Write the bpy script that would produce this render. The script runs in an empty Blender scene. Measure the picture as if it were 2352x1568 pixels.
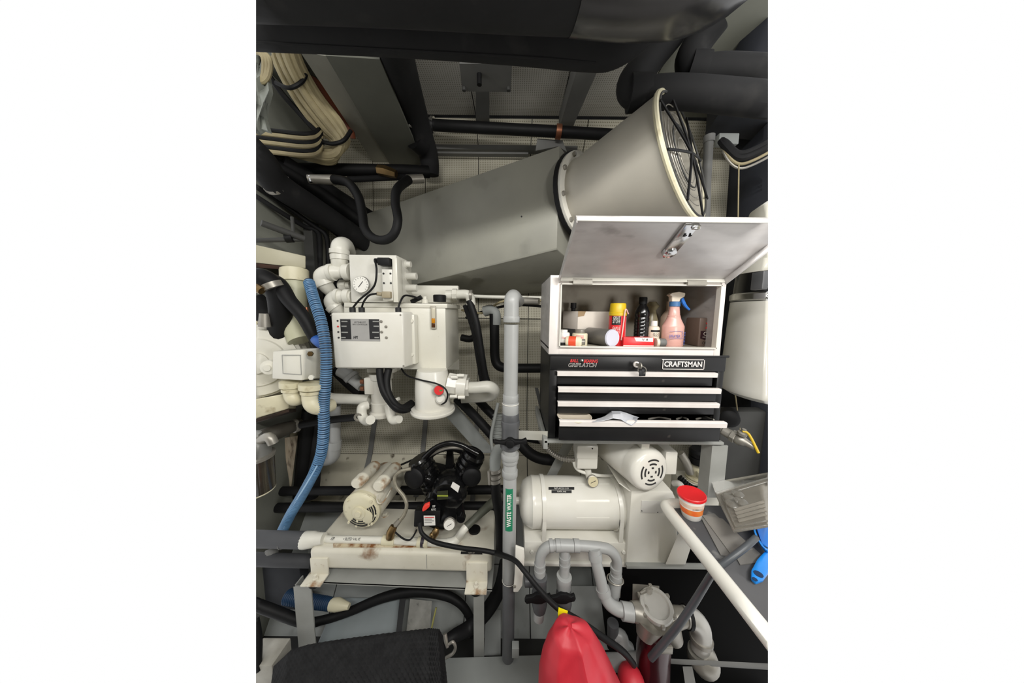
import bpy, bmesh, math, random
from mathutils import Vector, Matrix
random.seed(7)
S = bpy.context.scene
COL = S.collection
# ---------------------------------------------------------------- camera
F, CX, CY = 620.0, 1176.0, 784.0          # focal length and centre in pixels of the 2352 x 1568 frame
PITCH, ROLL = math.radians(6.2), math.radians(0.6)
CAM = Vector((0, 0, 1.5))
ROT = Matrix.Rotation(math.pi/2 - PITCH, 3, 'X') @ Matrix.Rotation(ROLL, 3, 'Z')
cd = bpy.data.cameras.new('camera'); cam = bpy.data.objects.new('camera', cd); COL.objects.link(cam)
cd.sensor_fit = 'HORIZONTAL'; cd.sensor_width = 36.0; cd.lens = 36.0*F/2352.0; cd.clip_start = 0.02
cam.matrix_world = Matrix.Translation(CAM) @ ROT.to_4x4()
S.camera = cam
# ---------------------------------------------------------------- light
W = bpy.data.worlds.new('world'); S.world = W; W.use_nodes = True
bg = W.node_tree.nodes['Background']; bg.inputs[0].default_value = (1, 1, 1, 1); bg.inputs[1].default_value = 1.0
def area(name, loc, target, sx, sy, power, color):
    l = bpy.data.lights.new(name, 'AREA'); l.shape = 'RECTANGLE'; l.size = sx; l.size_y = sy; l.energy = power; l.color = color
    o = bpy.data.objects.new(name, l); COL.objects.link(o); o.location = loc
    o.rotation_euler = (Vector(target) - Vector(loc)).to_track_quat('-Z', 'Y').to_euler()
    return o
area('fluorescent_lamp', (0.75, -0.55, 2.45), (0.1, 1.6, 0.9), 1.2, 0.15, 35, (1.0, 0.985, 0.95))
area('fluorescent_lamp', (-0.55, -0.95, 2.55), (-0.2, 1.6, 1.0), 1.2, 0.15, 24, (1.0, 0.985, 0.95))
area('work_lamp', (1.1, -0.6, 1.45), (0.2, 1.2, 1.4), 0.3, 0.3, 10, (1.0, 0.98, 0.95))
S.view_settings.view_transform = 'Standard'; S.view_settings.look = 'None'
S.view_settings.exposure = 0.0; S.view_settings.gamma = 1.0; S.view_settings.use_curve_mapping = False
# ---------------------------------------------------------------- geometry helpers
def ray(px, py): return ROT @ Vector(((px-CX)/F, -(py-CY)/F, -1.0))
def P(px, py, Y):
    d = ray(px, py); return CAM + d*(Y/d.y)
def PZ(px, py, z):
    d = ray(px, py); return CAM + d*((z-CAM.z)/d.z)
def PX(px, py, x):
    d = ray(px, py); return CAM + d*((x-CAM.x)/d.x)
def m(rp, Y): return rp*Y/F               # pixels at depth Y -> metres
def V(*a): return Vector(a)
def frame(d):
    d = Vector(d).normalized(); a = V(0,0,1) if abs(d.z) < .9 else V(0,1,0)
    u = a.cross(d).normalized(); return u, d.cross(u).normalized(), d
def catmull(pts, k):
    n = len(pts)
    if n < 3 or k <= 1: return list(pts)
    out = []
    for i in range(n-1):
        p0 = pts[max(i-1,0)]; p1 = pts[i]; p2 = pts[i+1]; p3 = pts[min(i+2,n-1)]
        for j in range(k):
            t = j/k
            out.append(.5*((2*p1)+(p2-p0)*t+(2*p0-5*p1+4*p2-p3)*t*t+(3*p1-p0-3*p2+p3)*t**3))
    out.append(pts[-1]); return out
class MB:
    def __init__(s): s.v = []; s.f = []
    def add(s, vs, fs):
        o = len(s.v); s.v += [tuple(v) for v in vs]; s.f += [tuple(i+o for i in f) for f in fs]; return s
    def bev(s, vs, fs, b, seg=2):
        if b <= 0: return s.add(vs, fs)
        bm = bmesh.new(); bv = [bm.verts.new(v) for v in vs]
        for f in fs: bm.faces.new([bv[i] for i in f])
        bmesh.ops.recalc_face_normals(bm, faces=bm.faces)
        ed = [e for e in bm.edges if len(e.link_faces) == 2 and e.calc_face_angle(0) > .3]
        bmesh.ops.bevel(bm, geom=ed, offset=b, segments=seg, affect='EDGES', profile=.5, clamp_overlap=True)
        bm.verts.index_update()
        s.add([v.co.copy() for v in bm.verts], [[v.index for v in f.verts] for f in bm.faces]); bm.free(); return s
    def hexa(s, q, b=0, seg=2):            # q: 4 front corners (ccw) then the 4 back ones
        return s.bev(q, [(0,1,2,3),(7,6,5,4),(0,4,5,1),(1,5,6,2),(2,6,7,3),(3,7,4,0)], b, seg)
    def box(s, c, sz, b=0, rot=None, seg=2):
        c = Vector(c); hx, hy, hz = [k/2 for k in sz]
        q = [V(-hx,-hy,-hz),V(hx,-hy,-hz),V(hx,-hy,hz),V(-hx,-hy,hz),V(-hx,hy,-hz),V(hx,hy,-hz),V(hx,hy,hz),V(-hx,hy,hz)]
        if rot is not None: q = [rot @ k for k in q]
        return s.hexa([c+k for k in q], b, seg)
    def span(s, a, c, b=0):                # axis-aligned box between two corners
        a, c = Vector(a), Vector(c); return s.box((a+c)/2, [abs(k) for k in (c-a)], b)
    def prism(s, poly, vec, b=0, seg=2):
        n = len(poly); vec = Vector(vec); q = [Vector(p) for p in poly]; vs = q + [p+vec for p in q]
        fs = [tuple(range(n)), tuple(range(2*n-1, n-1, -1))] + [(i, i+n, (i+1)%n+n, (i+1)%n) for i in range(n)]
        return s.bev(vs, fs, b, seg)
    def rings(s, rs, cap=True, closed=False):
        n = len(rs[0]); vs = [v for r in rs for v in r]; fs = []
        k = len(rs); rng = k if closed else k-1
        for i in range(rng):
            a, b = i*n, ((i+1) % k)*n
            fs += [(a+j, a+(j+1)%n, b+(j+1)%n, b+j) for j in range(n)]
        if cap and not closed: fs += [tuple(range(n-1,-1,-1)), tuple(range((k-1)*n, k*n))]
        return s.add(vs, fs)
    def tube(s, pts, r, n=12, k=6, ribs=None, flat=None):
        pts = [Vector(p) for p in pts]
        rr = list(r) if isinstance(r, (list, tuple)) else [r]*len(pts)
        pp = catmull(pts, k); m_ = len(pp)
        if len(pts) > 2 and k > 1:
            rad = [rr[min(int(i/k), len(pts)-1)]*(1-(i % k)/k) + rr[min(int(i/k)+1, len(pts)-1)]*((i % k)/k) for i in range(m_)]
        else: rad = rr
        if ribs:
            L = [0]
            for a, b in zip(pp, pp[1:]): L.append(L[-1]+(b-a).length)
            step = ribs[0]/4; nn = int(L[-1]/step); q = []; qr = []; j = 0
            for i in range(nn+1):
                t = i*step
                while j < m_-2 and L[j+1] < t: j += 1
                u = (t-L[j])/max(L[j+1]-L[j], 1e-9)
                q.append(pp[j].lerp(pp[j+1], u)); qr.append((rad[j]*(1-u)+rad[j+1]*u) + (ribs[1] if i % 4 in (1, 2) else -ribs[1]))
            pp, rad, m_ = q, qr, len(q)
        tans = [(pp[min(i+1,m_-1)]-pp[max(i-1,0)]).normalized() for i in range(m_)]
        u, w, d = frame(tans[0]); rs = []
        for i in range(m_):
            if i:
                ax = tans[i-1].cross(tans[i])
                if ax.length > 1e-7:
                    q = Matrix.Rotation(tans[i-1].angle(tans[i]), 3, ax.normalized()); u = q @ u
            u = (u - tans[i]*u.dot(tans[i])).normalized(); w = tans[i].cross(u)
            rs.append([pp[i] + (u*math.cos(2*math.pi*j/n)+w*math.sin(2*math.pi*j/n))*rad[i] for j in range(n)])
        return s.rings(rs)
    def lathe(s, base, axis, prof, n=24, sy=1.0):   # prof: list of (t along axis, radius)
        u, w, d = frame(axis); base = Vector(base)
        return s.rings([[base+d*t+(u*math.cos(2*math.pi*j/n)+w*math.sin(2*math.pi*j/n)*sy)*max(r,1e-4) for j in range(n)] for t, r in prof])
    def cyl(s, a, b, r, r2=None, n=20, b_=0):
        a, b = Vector(a), Vector(b); L = (b-a).length; r2 = r if r2 is None else r2
        pr = [(0,r),(L,r2)] if not b_ else [(0,r-b_),(b_*.3,r-b_*.3),(b_,r),(L-b_,r2),(L-b_*.3,r2-b_*.3),(L,r2-b_)]
        return s.lathe(a, b-a, pr, n)
    def pipe(s, a, b, r, wall, n=24):      # open tube with wall thickness
        a, b = Vector(a), Vector(b); u, w, d = frame(b-a); L = (b-a).length
        def ring(t, q): return [a+d*t+(u*math.cos(2*math.pi*j/n)+w*math.sin(2*math.pi*j/n))*q for j in range(n)]
        return s.rings([ring(0,r),ring(L,r),ring(L,r-wall),ring(0,r-wall)], closed=True)
    def torus(s, c, axis, R, r, n=28, k=8, a0=0, a1=2*math.pi):
        u, w, d = frame(axis); c = Vector(c); full = abs(a1-a0-2*math.pi) < 1e-4; rs = []
        for i in range(n if full else n+1):
            t = a0+(a1-a0)*i/n; e = u*math.cos(t)+w*math.sin(t)
            rs.append([c+e*(R+r*math.cos(2*math.pi*j/k))+d*r*math.sin(2*math.pi*j/k) for j in range(k)])
        return s.rings(rs, closed=full)
    def ball(s, c, rx, ry=None, rz=None, n=16, k=10):
        ry = rx if ry is None else ry; rz = rx if rz is None else rz; c = Vector(c)
        rs = [[c+V(rx*math.sin(t)*math.cos(2*math.pi*j/n), ry*math.sin(t)*math.sin(2*math.pi*j/n), -rz*math.cos(t)) for j in range(n)] for t in [max(1e-3,math.pi*i/k) if i < k else math.pi-1e-3 for i in range(k+1)]]
        return s.rings(rs)
    def sheet(s, grid, th):                # grid of points -> solid sheet, thickness along th (vector)
        R, C = len(grid), len(grid[0]); th = Vector(th); a = [Vector(p) for r in grid for p in r]; N = R*C
        fs = []
        for i in range(R-1):
            for j in range(C-1):
                q = (i*C+j, i*C+j+1, (i+1)*C+j+1, (i+1)*C+j); fs.append(q); fs.append(tuple(k+N for k in reversed(q)))
        rim = [j for j in range(C)] + [i*C+C-1 for i in range(1,R)] + [(R-1)*C+j for j in range(C-2,-1,-1)] + [i*C for i in range(R-2,0,-1)]
        fs += [(rim[i], rim[i]+N, rim[(i+1)%len(rim)]+N, rim[(i+1)%len(rim)]) for i in range(len(rim))]
        return s.add(a+[p+th for p in a], fs)
    def hexnut(s, c, axis, r, h): return s.lathe(Vector(c), axis, [(0,r),(h*.8,r),(h,r*.86)], 6)
def bxp(px0, py0, px1, py1, Y0, Y1, b=0, mb=None):   # box whose front face fills the rectangle at depth Y0
    mx, my = (px0+px1)/2, (py0+py1)/2
    x0, x1 = P(px0,my,Y0).x, P(px1,my,Y0).x; z1, z0 = P(mx,py0,Y0).z, P(mx,py1,Y0).z
    return (mb or MB()).span((x0,Y0,z0),(x1,Y1,z1),b)
def tp(pts, rp, n=12, k=6, mb=None, ribs=None):      # tube through (px, py, Y) points, radius in pixels
    rr = rp if isinstance(rp,(list,tuple)) else [rp]*len(pts)
    return (mb or MB()).tube([P(*q) for q in pts], [m(a,q[2]) for a, q in zip(rr,pts)], n, k, ribs)
# ---------------------------------------------------------------- objects
ROOTS = []
def mesh(name, mb, mat, parent=None, ang=38):
    me = bpy.data.meshes.new(name); me.from_pydata(mb.v, [], mb.f)
    bm = bmesh.new(); bm.from_mesh(me); bmesh.ops.recalc_face_normals(bm, faces=bm.faces); bm.to_mesh(me); bm.free()
    me.polygons.foreach_set('use_smooth', [True]*len(me.polygons)); me.set_sharp_from_angle(angle=math.radians(ang))
    me.materials.append(mat); o = bpy.data.objects.new(name, me); COL.objects.link(o)
    if parent is not None: o.parent = parent
    return o
def thing(name, label, cat, group=None):
    o = bpy.data.objects.new(name, None); COL.objects.link(o); o.empty_display_size = .05
    o['label'] = label; o['category'] = cat
    if group: o['group'] = group
    return o
def part(parent, name, mb, mat, label=None, ang=38):
    o = mesh(name, mb, mat, parent, ang)
    if label: o['label'] = label
    return o
def solo(name, mb, mat, label, cat, group=None, ang=38):
    o = mesh(name, mb, mat, None, ang); o['label'] = label; o['category'] = cat
    if group: o['group'] = group
    return o
def struct(name, mb, mat, label=None):
    o = mesh(name, mb, mat); o['kind'] = 'structure'
    o['label'] = label or name.replace('_',' '); o['category'] = name.split('_')[0]; return o
def text(parent, name, body, mat, loc, xdir, ydir, h, w=None, shear=0, ext=.0006, spacing=1.0, off=0):
    c = bpy.data.curves.new(name, 'FONT'); c.body = body; c.size = 1; c.align_x = 'CENTER'; c.align_y = 'CENTER'; c.shear = shear; c.space_character = spacing
    c.extrude = 0; c.offset = off; c.resolution_u = 2
    t = bpy.data.objects.new(name, c); COL.objects.link(t); dg = bpy.context.evaluated_depsgraph_get()
    me = bpy.data.meshes.new_from_object(t.evaluated_get(dg)); bpy.data.objects.remove(t); bpy.data.curves.remove(c)
    xs = [v.co.x for v in me.vertices]; ys = [v.co.y for v in me.vertices]
    if not xs: return None
    cx, cy = (max(xs)+min(xs))/2, (max(ys)+min(ys))/2
    sy = h/(max(ys)-min(ys)); sx = (w/(max(xs)-min(xs))) if w else sy
    X, Y_ = Vector(xdir).normalized(), Vector(ydir).normalized(); Z = X.cross(Y_)
    loc = Vector(loc)
    for v in me.vertices: v.co = loc + X*((v.co.x-cx)*sx) + Y_*((v.co.y-cy)*sy) + Z*ext
    me.materials.append(mat); o = bpy.data.objects.new(name, me); COL.objects.link(o)
    if parent is not None: o.parent = parent
    return o
# ---------------------------------------------------------------- materials
def hose_path(pts, k=8):
    pp = catmull([P(*q) for q in pts], k); return pp
def lin(c):
    if isinstance(c, str): c = [int(c[i:i+2],16)/255 for i in (0,2,4)]
    return tuple((x/12.92 if x <= .04045 else ((x+.055)/1.055)**2.4) for x in c)+(1,)
MATS = {}
def M(name, c, c2=None, rough=.5, metal=0, ns=12, bump=0, bs=80, dirt=None, dlo=.55, dhi=.7, ds=6, spec=.5, coat=0, stretch=None, trans=0, alpha=1):
    mt = bpy.data.materials.new(name); mt.use_nodes = True; nt = mt.node_tree; N = nt.nodes; L = nt.links
    b = N['Principled BSDF']; b.inputs['Roughness'].default_value = rough; b.inputs['Metallic'].default_value = metal
    b.inputs['Specular IOR Level'].default_value = spec; b.inputs['Coat Weight'].default_value = coat
    b.inputs['Transmission Weight'].default_value = trans; b.inputs['Alpha'].default_value = alpha
    tc = N.new('ShaderNodeTexCoord'); co = tc.outputs['Object']
    if stretch:
        mp = N.new('ShaderNodeMapping'); mp.inputs['Scale'].default_value = stretch; L.new(co, mp.inputs['Vector']); co = mp.outputs['Vector']
    def noise(sc, det=4):
        n = N.new('ShaderNodeTexNoise'); n.inputs['Scale'].default_value = sc; n.inputs['Detail'].default_value = det; L.new(co, n.inputs['Vector']); return n.outputs['Fac']
    def mix(f, a, bb):
        x = N.new('ShaderNodeMix'); x.data_type = 'RGBA'; L.new(f, x.inputs['Factor'])
        for s_, val in (('A',a),('B',bb)):
            if isinstance(val, tuple): x.inputs[6 if s_=='A' else 7].default_value = val
            else: L.new(val, x.inputs[6 if s_=='A' else 7])
        return x.outputs[2]
    def ramp(f, lo, hi):
        r = N.new('ShaderNodeMapRange'); r.inputs['From Min'].default_value = lo; r.inputs['From Max'].default_value = hi; L.new(f, r.inputs['Value']); return r.outputs['Result']
    out = lin(c)
    if c2: out = mix(ramp(noise(ns), .3, .7), lin(c), lin(c2))
    if dirt: out = mix(ramp(noise(ds, 8), dlo, dhi), out, lin(dirt))
    if isinstance(out, tuple): b.inputs['Base Color'].default_value = out
    else: L.new(out, b.inputs['Base Color'])
    if bump:
        bn = N.new('ShaderNodeBump'); bn.inputs['Strength'].default_value = bump; bn.inputs['Distance'].default_value = .002
        L.new(noise(bs, 3), bn.inputs['Height']); L.new(bn.outputs['Normal'], b.inputs['Normal'])
    MATS[name] = mt; return mt
def perforated(name, c, hole, pitch, ax):
    mt = M(name, c, None, .8, bump=0); nt = mt.node_tree; N = nt.nodes; L = nt.links; b = N['Principled BSDF']
    g = N.new('ShaderNodeNewGeometry'); sp = N.new('ShaderNodeSeparateXYZ'); L.new(g.outputs['Position'], sp.inputs[0])
    def ma(op, a, bb=None):
        q = N.new('ShaderNodeMath'); q.operation = op
        for i, val in enumerate((a, bb)):
            if val is None: continue
            if isinstance(val, (int,float)): q.inputs[i].default_value = val
            else: L.new(val, q.inputs[i])
        return q.outputs[0]
    d = []
    for k in ax: d.append(ma('SUBTRACT', ma('FRACT', ma('MULTIPLY', sp.outputs[k], 1/pitch)), .5))
    r = ma('SQRT', ma('ADD', ma('MULTIPLY', d[0], d[0]), ma('MULTIPLY', d[1], d[1])))
    f = ma('LESS_THAN', r, .24)
    n = N.new('ShaderNodeTexNoise'); n.inputs['Scale'].default_value = 5; n.inputs['Detail'].default_value = 6; L.new(g.outputs['Position'], n.inputs['Vector'])
    x0 = N.new('ShaderNodeMix'); x0.data_type = 'RGBA'; L.new(n.outputs['Fac'], x0.inputs['Factor']); x0.inputs[6].default_value = lin(c); x0.inputs[7].default_value = tuple(v*.72 for v in lin(c)[:3])+(1,)
    x = N.new('ShaderNodeMix'); x.data_type = 'RGBA'; L.new(f, x.inputs['Factor']); L.new(x0.outputs[2], x.inputs[6]); x.inputs[7].default_value = lin(hole)
    L.new(x.outputs[2], b.inputs['Base Color']); return mt
white = M('white_paint','d8d6cc','cfccbf',.42,0,8,.05,60,dirt='8e8468',dlo=.66,dhi=.8,ds=9)
gwhite = M('gloss_white_paint','dcdad2','d4d1c6',.25,0,6,.04,40)
hpuw = M('off_white_enamel','dad8cd','d2cfc2',.3,0,7,.12,70,dirt='8d8568',dlo=.7,dhi=.85,ds=8)
lump = M('thick_white_enamel','d8d6ce','cdcbc0',.28,0,9,.5,45)
cream = M('cream_paint','d6d0b6','c9c2a4',.4,0,9,.1,50,dirt='7d6a45',dlo=.62,dhi=.78,ds=14)
rusty = M('rust_stained_cream_paint','dad6c8','cfcab8',.45,0,9,.1,50,dirt='8a5f30',dlo=.54,dhi=.68,ds=16)
skidm = M('stained_white_paint','d6d2c4','c8c4b4',.45,0,7,.1,60,dirt='75502c',dlo=.60,dhi=.74,ds=9)
alu = M('brushed_aluminium','c9c6c4','b6b2b0',.42,.3,9,.05,60,dirt='706a68',dlo=.62,dhi=.85,ds=7,stretch=(1,1,4))
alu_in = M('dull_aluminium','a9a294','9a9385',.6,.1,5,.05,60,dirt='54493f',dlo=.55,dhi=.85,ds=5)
alup = M('grey_painted_frame','9a9b97','8c8d88',.5,.1,8,.05,60,dirt='64614f',dlo=.66,dhi=.82,ds=10)
handle = M('satin_aluminium','e6e1dc','dcd4cf',.38,.12,14)
blk = M('black_tool_enamel','141415','1b1b1c',.4,0,9,dirt='4a4542',dlo=.72,dhi=.82,ds=14,spec=.4)
gblk = M('gloss_black_enamel','0c0c0d','121213',.18,0,9)
rub = M('black_rubber','0f0f10','161617',.55,0,9,.1,60,spec=.22)
lag = M('black_pipe_lagging','1b1b1c','242425',.75,0,5,.25,35,dirt='333231',dlo=.6,dhi=.85,ds=9,spec=.2)
wrap = M('shiny_black_wrap','232325','2f2f31',.22,0,6,.9,9,spec=.8)
dkg = M('dark_grey_paint','3d3d3b','343432',.7,0,6,.1,40)
dkr = M('dark_recess_shade','20232c','181a20',.8,0,3)  # near-black colour stands for the shade of the far right recess
midg = M('mid_grey_paint','6d6d6a','626260',.6,0,6,.1,40)
grn = M('grey_green_deckhead','63645b','5a5b52',.7,0,4,.15,30)
hullg = M('grey_hull_paint','8c8f8c','7f8280',.6,0,5,.1,40,dirt='4c4a44',dlo=.62,dhi=.8,ds=6)
ductm = M('galvanised_grey_paint','959489','89887f',.5,.15,4,.05,50,dirt='696860',dlo=.6,dhi=.9,ds=5)
fanm = M('pale_grey_fan_paint','b8b3a7','aaa69b',.42,0,4,.03,50)
pvc = M('grey_pvc','a2a3a2','959694',.38,0,6,dirt='a3a3a3',dlo=.7,dhi=.8,ds=18)
dpvc = M('dark_grey_pvc','57585a','4c4d4f',.42,0,6)
wpvc = M('white_pvc','dcdad0','cfcdc2',.35,0,8,dirt='8a7f64',dlo=.68,dhi=.82,ds=14)
steel = M('weathered_steel','a39f96','8e8a82',.4,.55,14,.15,60)
chrome = M('bright_chrome','d6d6d6',None,.16,1)
brass = M('brass','8f7650','6e5a3c',.35,.9,14)
copper = M('copper','9c6a4e','7e4d38',.4,.7,14)
blue_h = M('blue_hose_plastic','5d86ab','4a6f94',.4,0,9)
blue_d = M('dark_blue_hose_plastic','24405f','1c3450',.45)
blue_p = M('bright_blue_plastic','1d86de','1877c8',.3)
red_p = M('red_plastic','dd2a2e','d02226',.35)
redbag = M('red_coated_fabric','c8313f','b5222f',.5,0,5,.15,45)
redd = M('dark_red_plastic','3a0c14','22070c',.25,0,4,coat=.3)
yel = M('yellow_plastic','d9b71c','c9a815',.4)
yelt = M('yellow_tape','e8dc12',None,.5)
green = M('green_label','1f7a58',None,.45)
paperw = M('white_label_paper','e6e4de','d8d6d0',.7)
dial = M('gauge_dial_white','e4e2da',None,.45)
inkb = M('black_ink','18181a',None,.6)
inkr = M('red_ink','cf2a2c',None,.5)
inku = M('blue_ink','3c4ea0',None,.5)
card = M('white_carton','d8d0c6','cdc5ba',.8,0,10,.05)
kraft = M('torn_brown_cardboard','a38b6c','957d5e',.9)
pink = M('pale_pink_liquid_bottle','d8aba0','cf9c92',.3,0,6)
ivory = M('ivory_plastic','e2d6c4','d6c9b5',.4)
oil = M('amber_oil','c8861a','b57410',.2,coat=.4)
cable_c = M('cream_cable','a89c78','94886a',.6,0,20)
cable_o = M('orange_cable','70381f','5a2b18',.6)
bench_t = M('dark_bench_mat','48484a','404042',.7,0,6,.1,60,dirt='6e6d6a',dlo=.64,dhi=.75,ds=16)
matg = M('grey_rubber_mat','75736f','696763',.8,0,8,.15,60)
knit = M('black_woven_fabric','1c1c1d','262627',.85,0,30,.4,90,spec=.2)
clearp = M('clear_plastic','c9c6bd',None,.18,0,trans=.75,alpha=.75,spec=.6)
tray_in = M('grey_tray_plastic','8f8a80','827d74',.35)
glassy = M('smoked_bowl','3a1016','2a0c12',.12,coat=.6)
perf = perforated('perforated_lining','c6c1af','77725f',.0125,(0,2))
perf_c = perforated('perforated_deckhead','c2bfb6','7a776e',.0125,(0,1))
wallg = M('lower_hull_lining','bdb8a6','a9a492',.75,0,6,.15,50,dirt='4a4132',dlo=.62,dhi=.72,ds=14)
floorm = M('dark_bilge_paint','2a2a29','1d1d1c',.6,0,5,.2,20)
# ================================================================ SETTING
PROF = [(2.80,1.96),(2.66,2.10),(2.10,2.07),(1.45,2.04),(0.75,2.0),(0.45,1.88),(0.2,1.70),(-0.05,1.50),(-0.32,1.30)]
ZC = 2.80
def wallY(z):
    for (z1,y1),(z0,y0) in zip(PROF, PROF[1:]):
        if z0 <= z <= z1: return y0+(y1-y0)*(z-z0)/(z1-z0)
    return 2.1
wb = MB()
for (z1,y1),(z0,y0) in zip(PROF, PROF[1:]):
    wb.hexa([V(-2.3,y0+.012,z0),V(2.3,y0+.012,z0),V(2.3,y1+.012,z1),V(-2.3,y1+.012,z1),V(-2.3,y0+.2,z0-.05),V(2.3,y0+.2,z0-.05),V(2.3,y1+.2,z1),V(-2.3,y1+.2,z1)])
wall_back = struct('wall_back', wb, dkg, 'hull side lined with perforated panels behind the machinery')
XE = [-2.1,-1.46,-1.03,-.646,-.257,.12,.5,.9,1.35,2.1]
for r,((z1,y1),(z0,y0)) in enumerate(zip(PROF, PROF[1:])):
    n = V(0,-(z1-z0),(y1-y0)).normalized()
    for a, b in zip(XE, XE[1:]):
        g = .003; up = V(0,y1-y0,z1-z0).normalized()*g
        q = [V(a+g,y0,z0)+up, V(b-g,y0,z0)+up, V(b-g,y1,z1)-up, V(a+g,y1,z1)-up]
        o = part(wall_back, 'lining_panel', MB().prism([p+V(0,.012,0) for p in q], n*.012), perf if r < 5 else (wallg if r == 5 else hullg))
for x, za, zb in ((-1.03,1.2,.28),(-.646,1.3,.24),(-.257,.7,.1)):   # battens over the seams
    pts = [za]+[z for z,_ in PROF if zb < z < za]+[zb]
    mb = MB()
    for z1, z0 in zip(pts, pts[1:]):
        y1, y0 = wallY(z1), wallY(z0)
        mb.hexa([V(x-.016,y0-.014,z0),V(x+.016,y0-.014,z0),V(x+.016,y1-.014,z1),V(x-.016,y1-.014,z1),V(x-.016,y0+.01,z0),V(x+.016,y0+.01,z0),V(x+.016,y1+.01,z1),V(x-.016,y1+.01,z1)])
    part(wall_back, 'seam_batten', mb, midg)
mb = MB().span((-.65,2.05,2.645),(.45,2.11,2.675)).span((-.65,2.02,2.60),(.1,2.06,2.612))
part(wall_back, 'stringer', mb, midg)
wl = MB().span((-1.40,.6,-.3),(-1.36,2.3,2.85)); wall_left = struct('wall_left', wl, grn, 'dull grey-green bulkhead behind the gear motor')
wr = MB().hexa([V(1.30,1.10,-.3),V(1.30,1.10,2.85),V(1.60,2.2,2.85),V(1.60,2.2,-.3),V(1.5,1.10,-.3),V(1.5,1.10,2.85),V(1.8,2.2,2.85),V(1.8,2.2,-.3)])
struct('wall_right', wr, dkr, 'bulkhead coloured dark as a shaded recess behind the white drum')  # shade of the recess is put into the wall colour
fl = struct('floor', MB().span((-2,.15,-.36),(2,1.5,-.30)), floorm, 'dark bilge sole under the machines')
ce = struct('ceiling', MB().span((-2.2,.15,ZC+.012),(2.2,2.2,ZC+.06)), dkg, 'deckhead lined with pale perforated panels')
for a, b in zip([-2.0,-1.35,-.72,-.257,.30,.78,1.45],[-1.35,-.72,-.257,.30,.78,1.45,2.2]):
    for y0, y1 in ((.3,1.1),(1.1,1.95)):
        part(ce, 'deckhead_panel', MB().span((a+.003,y0+.003,ZC),(b-.003,y1-.003,ZC+.014)), perf_c if -.73 < a < .6 else grn)
# the engine room goes on behind the photographer
BEHIND = [struct('ceiling', MB().span((-1.7,-2.0,2.80),(1.7,.15,2.86)), perf_c, 'deckhead over the place the photographer stands'),
          struct('floor', MB().span((-1.7,-2.0,-.36),(1.7,.15,-.30)), floorm, 'sole where the photographer stands'),
          struct('wall_behind', MB().span((-1.7,-2.06,-.3),(1.7,-2.0,2.8)), wallg, 'bulkhead behind the photographer'),
          struct('wall_left', MB().span((-1.76,-2.0,-.3),(-1.7,-.05,2.8)), wallg, 'side bulkhead left of the photographer'),
          struct('wall_right', MB().span((1.7,-2.0,-.3),(1.76,-.05,2.8)), wallg, 'side bulkhead right of the photographer')]
# deck beams
def beam(q, z, mat, depth=None):
    return MB().prism([PZ(px,py,z) for px,py in q], (0,0,(depth or ZC+.01-z)))
o = thing('deck_beam','broad grey-green deck beam running under the deckhead beside black pipe','beam','deck beams overhead')
part(o,'bottom_flange',beam([(748,128),(872,136),(985,405),(900,385)],2.56,grn,.015),grn)
part(o,'web',beam([(690,120),(748,128),(900,385),(862,380)],2.575,grn),ductm)
part(o,'upper_flange',beam([(668,118),(706,122),(862,386),(838,340)],2.70,grn,.02),grn)
mb = beam([(1093,180),(1124,180),(1124,289),(1093,289)],2.72,midg); solo('deck_beam',mb,midg,'narrow dark deck beam behind the middle hanger plate','beam','deck beams overhead')
mb = beam([(1328,150),(1378,150),(1312,300),(1283,300)],2.70,midg); solo('deck_beam',mb,midg,'slanting dark deck beam above the copper pipe clamp','beam','deck beams overhead')
o = thing('hanger_plate','dark grey hanger plate bolted under the narrow deck beam','bracket')
part(o,'plate',MB().prism([PZ(px,py,2.70) for px,py in [(1055,140),(1176,140),(1173,206),(1062,204)]],(0,0,-.012)),midg)
for px in (1066,1168): part(o,'bolt',MB().hexnut(PZ(px,202,2.688),(0,0,-1),.012,.014),dkg)
part(o,'stud',MB().cyl(PZ(1101,170,2.688),PZ(1101,170,2.688)-V(0,0,.05),.012),rub)
solo('deck_beam',MB().prism([PZ(px,py,2.60) for px,py in [(1690,200),(1800,120),(1800,330),(1620,310)]],(0,0,.2)),dkr,'added dark box for the shade in the upper right corner','beam','deck beams overhead')  # added box, coloured dark to fill the shaded corner
# ---------------------------------------------------------------- exhaust pipes overhead
o = thing('exhaust_pipe','huge black lagged exhaust pipe with shiny wrapped elbow across the top','pipe')
part(o,'lagging',MB().tube([V(-.95,.63,2.325),V(-.4,.64,2.325),V(0,.652,2.322),V(.18,.655,2.320)],.168,36,4),lag)
part(o,'elbow_wrap',MB().tube([V(.14,.654,2.321),V(.28,.66,2.322),V(.41,.67,2.345),V(.475,.68,2.43),V(.485,.69,2.6),V(.485,.69,2.78)],[.170,.174,.176,.174,.168,.16],36,6),wrap)
part(o,'wrap_seam',MB().tube([V(.42,.545,2.205),V(.49,.56,2.225),V(.545,.60,2.27)],[.006,.012,.008],8,5),wrap)
o = thing('exhaust_pipe','long black lagged pipe just below the huge exhaust pipe','pipe')
part(o,'lagging',MB().tube([V(-.95,.872,2.352),V(-.4,.89,2.352),V(0,.915,2.352),V(.22,.935,2.352),V(.31,.94,2.36),V(.39,.93,2.41),V(.44,.90,2.5),V(.45,.88,2.7)],[.0785,.0785,.0785,.0785,.078,.072,.066,.06],28,6),lag)
part(o,'seam_tape',MB().tube([V(-.9,.868,2.276),V(0,.91,2.275),V(.25,.93,2.277)],.005,8,4),lag)
o = thing('lagged_pipe','black lagged branch pipe with elbow running right above the fan','pipe','branch pipes at the upper right')
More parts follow.
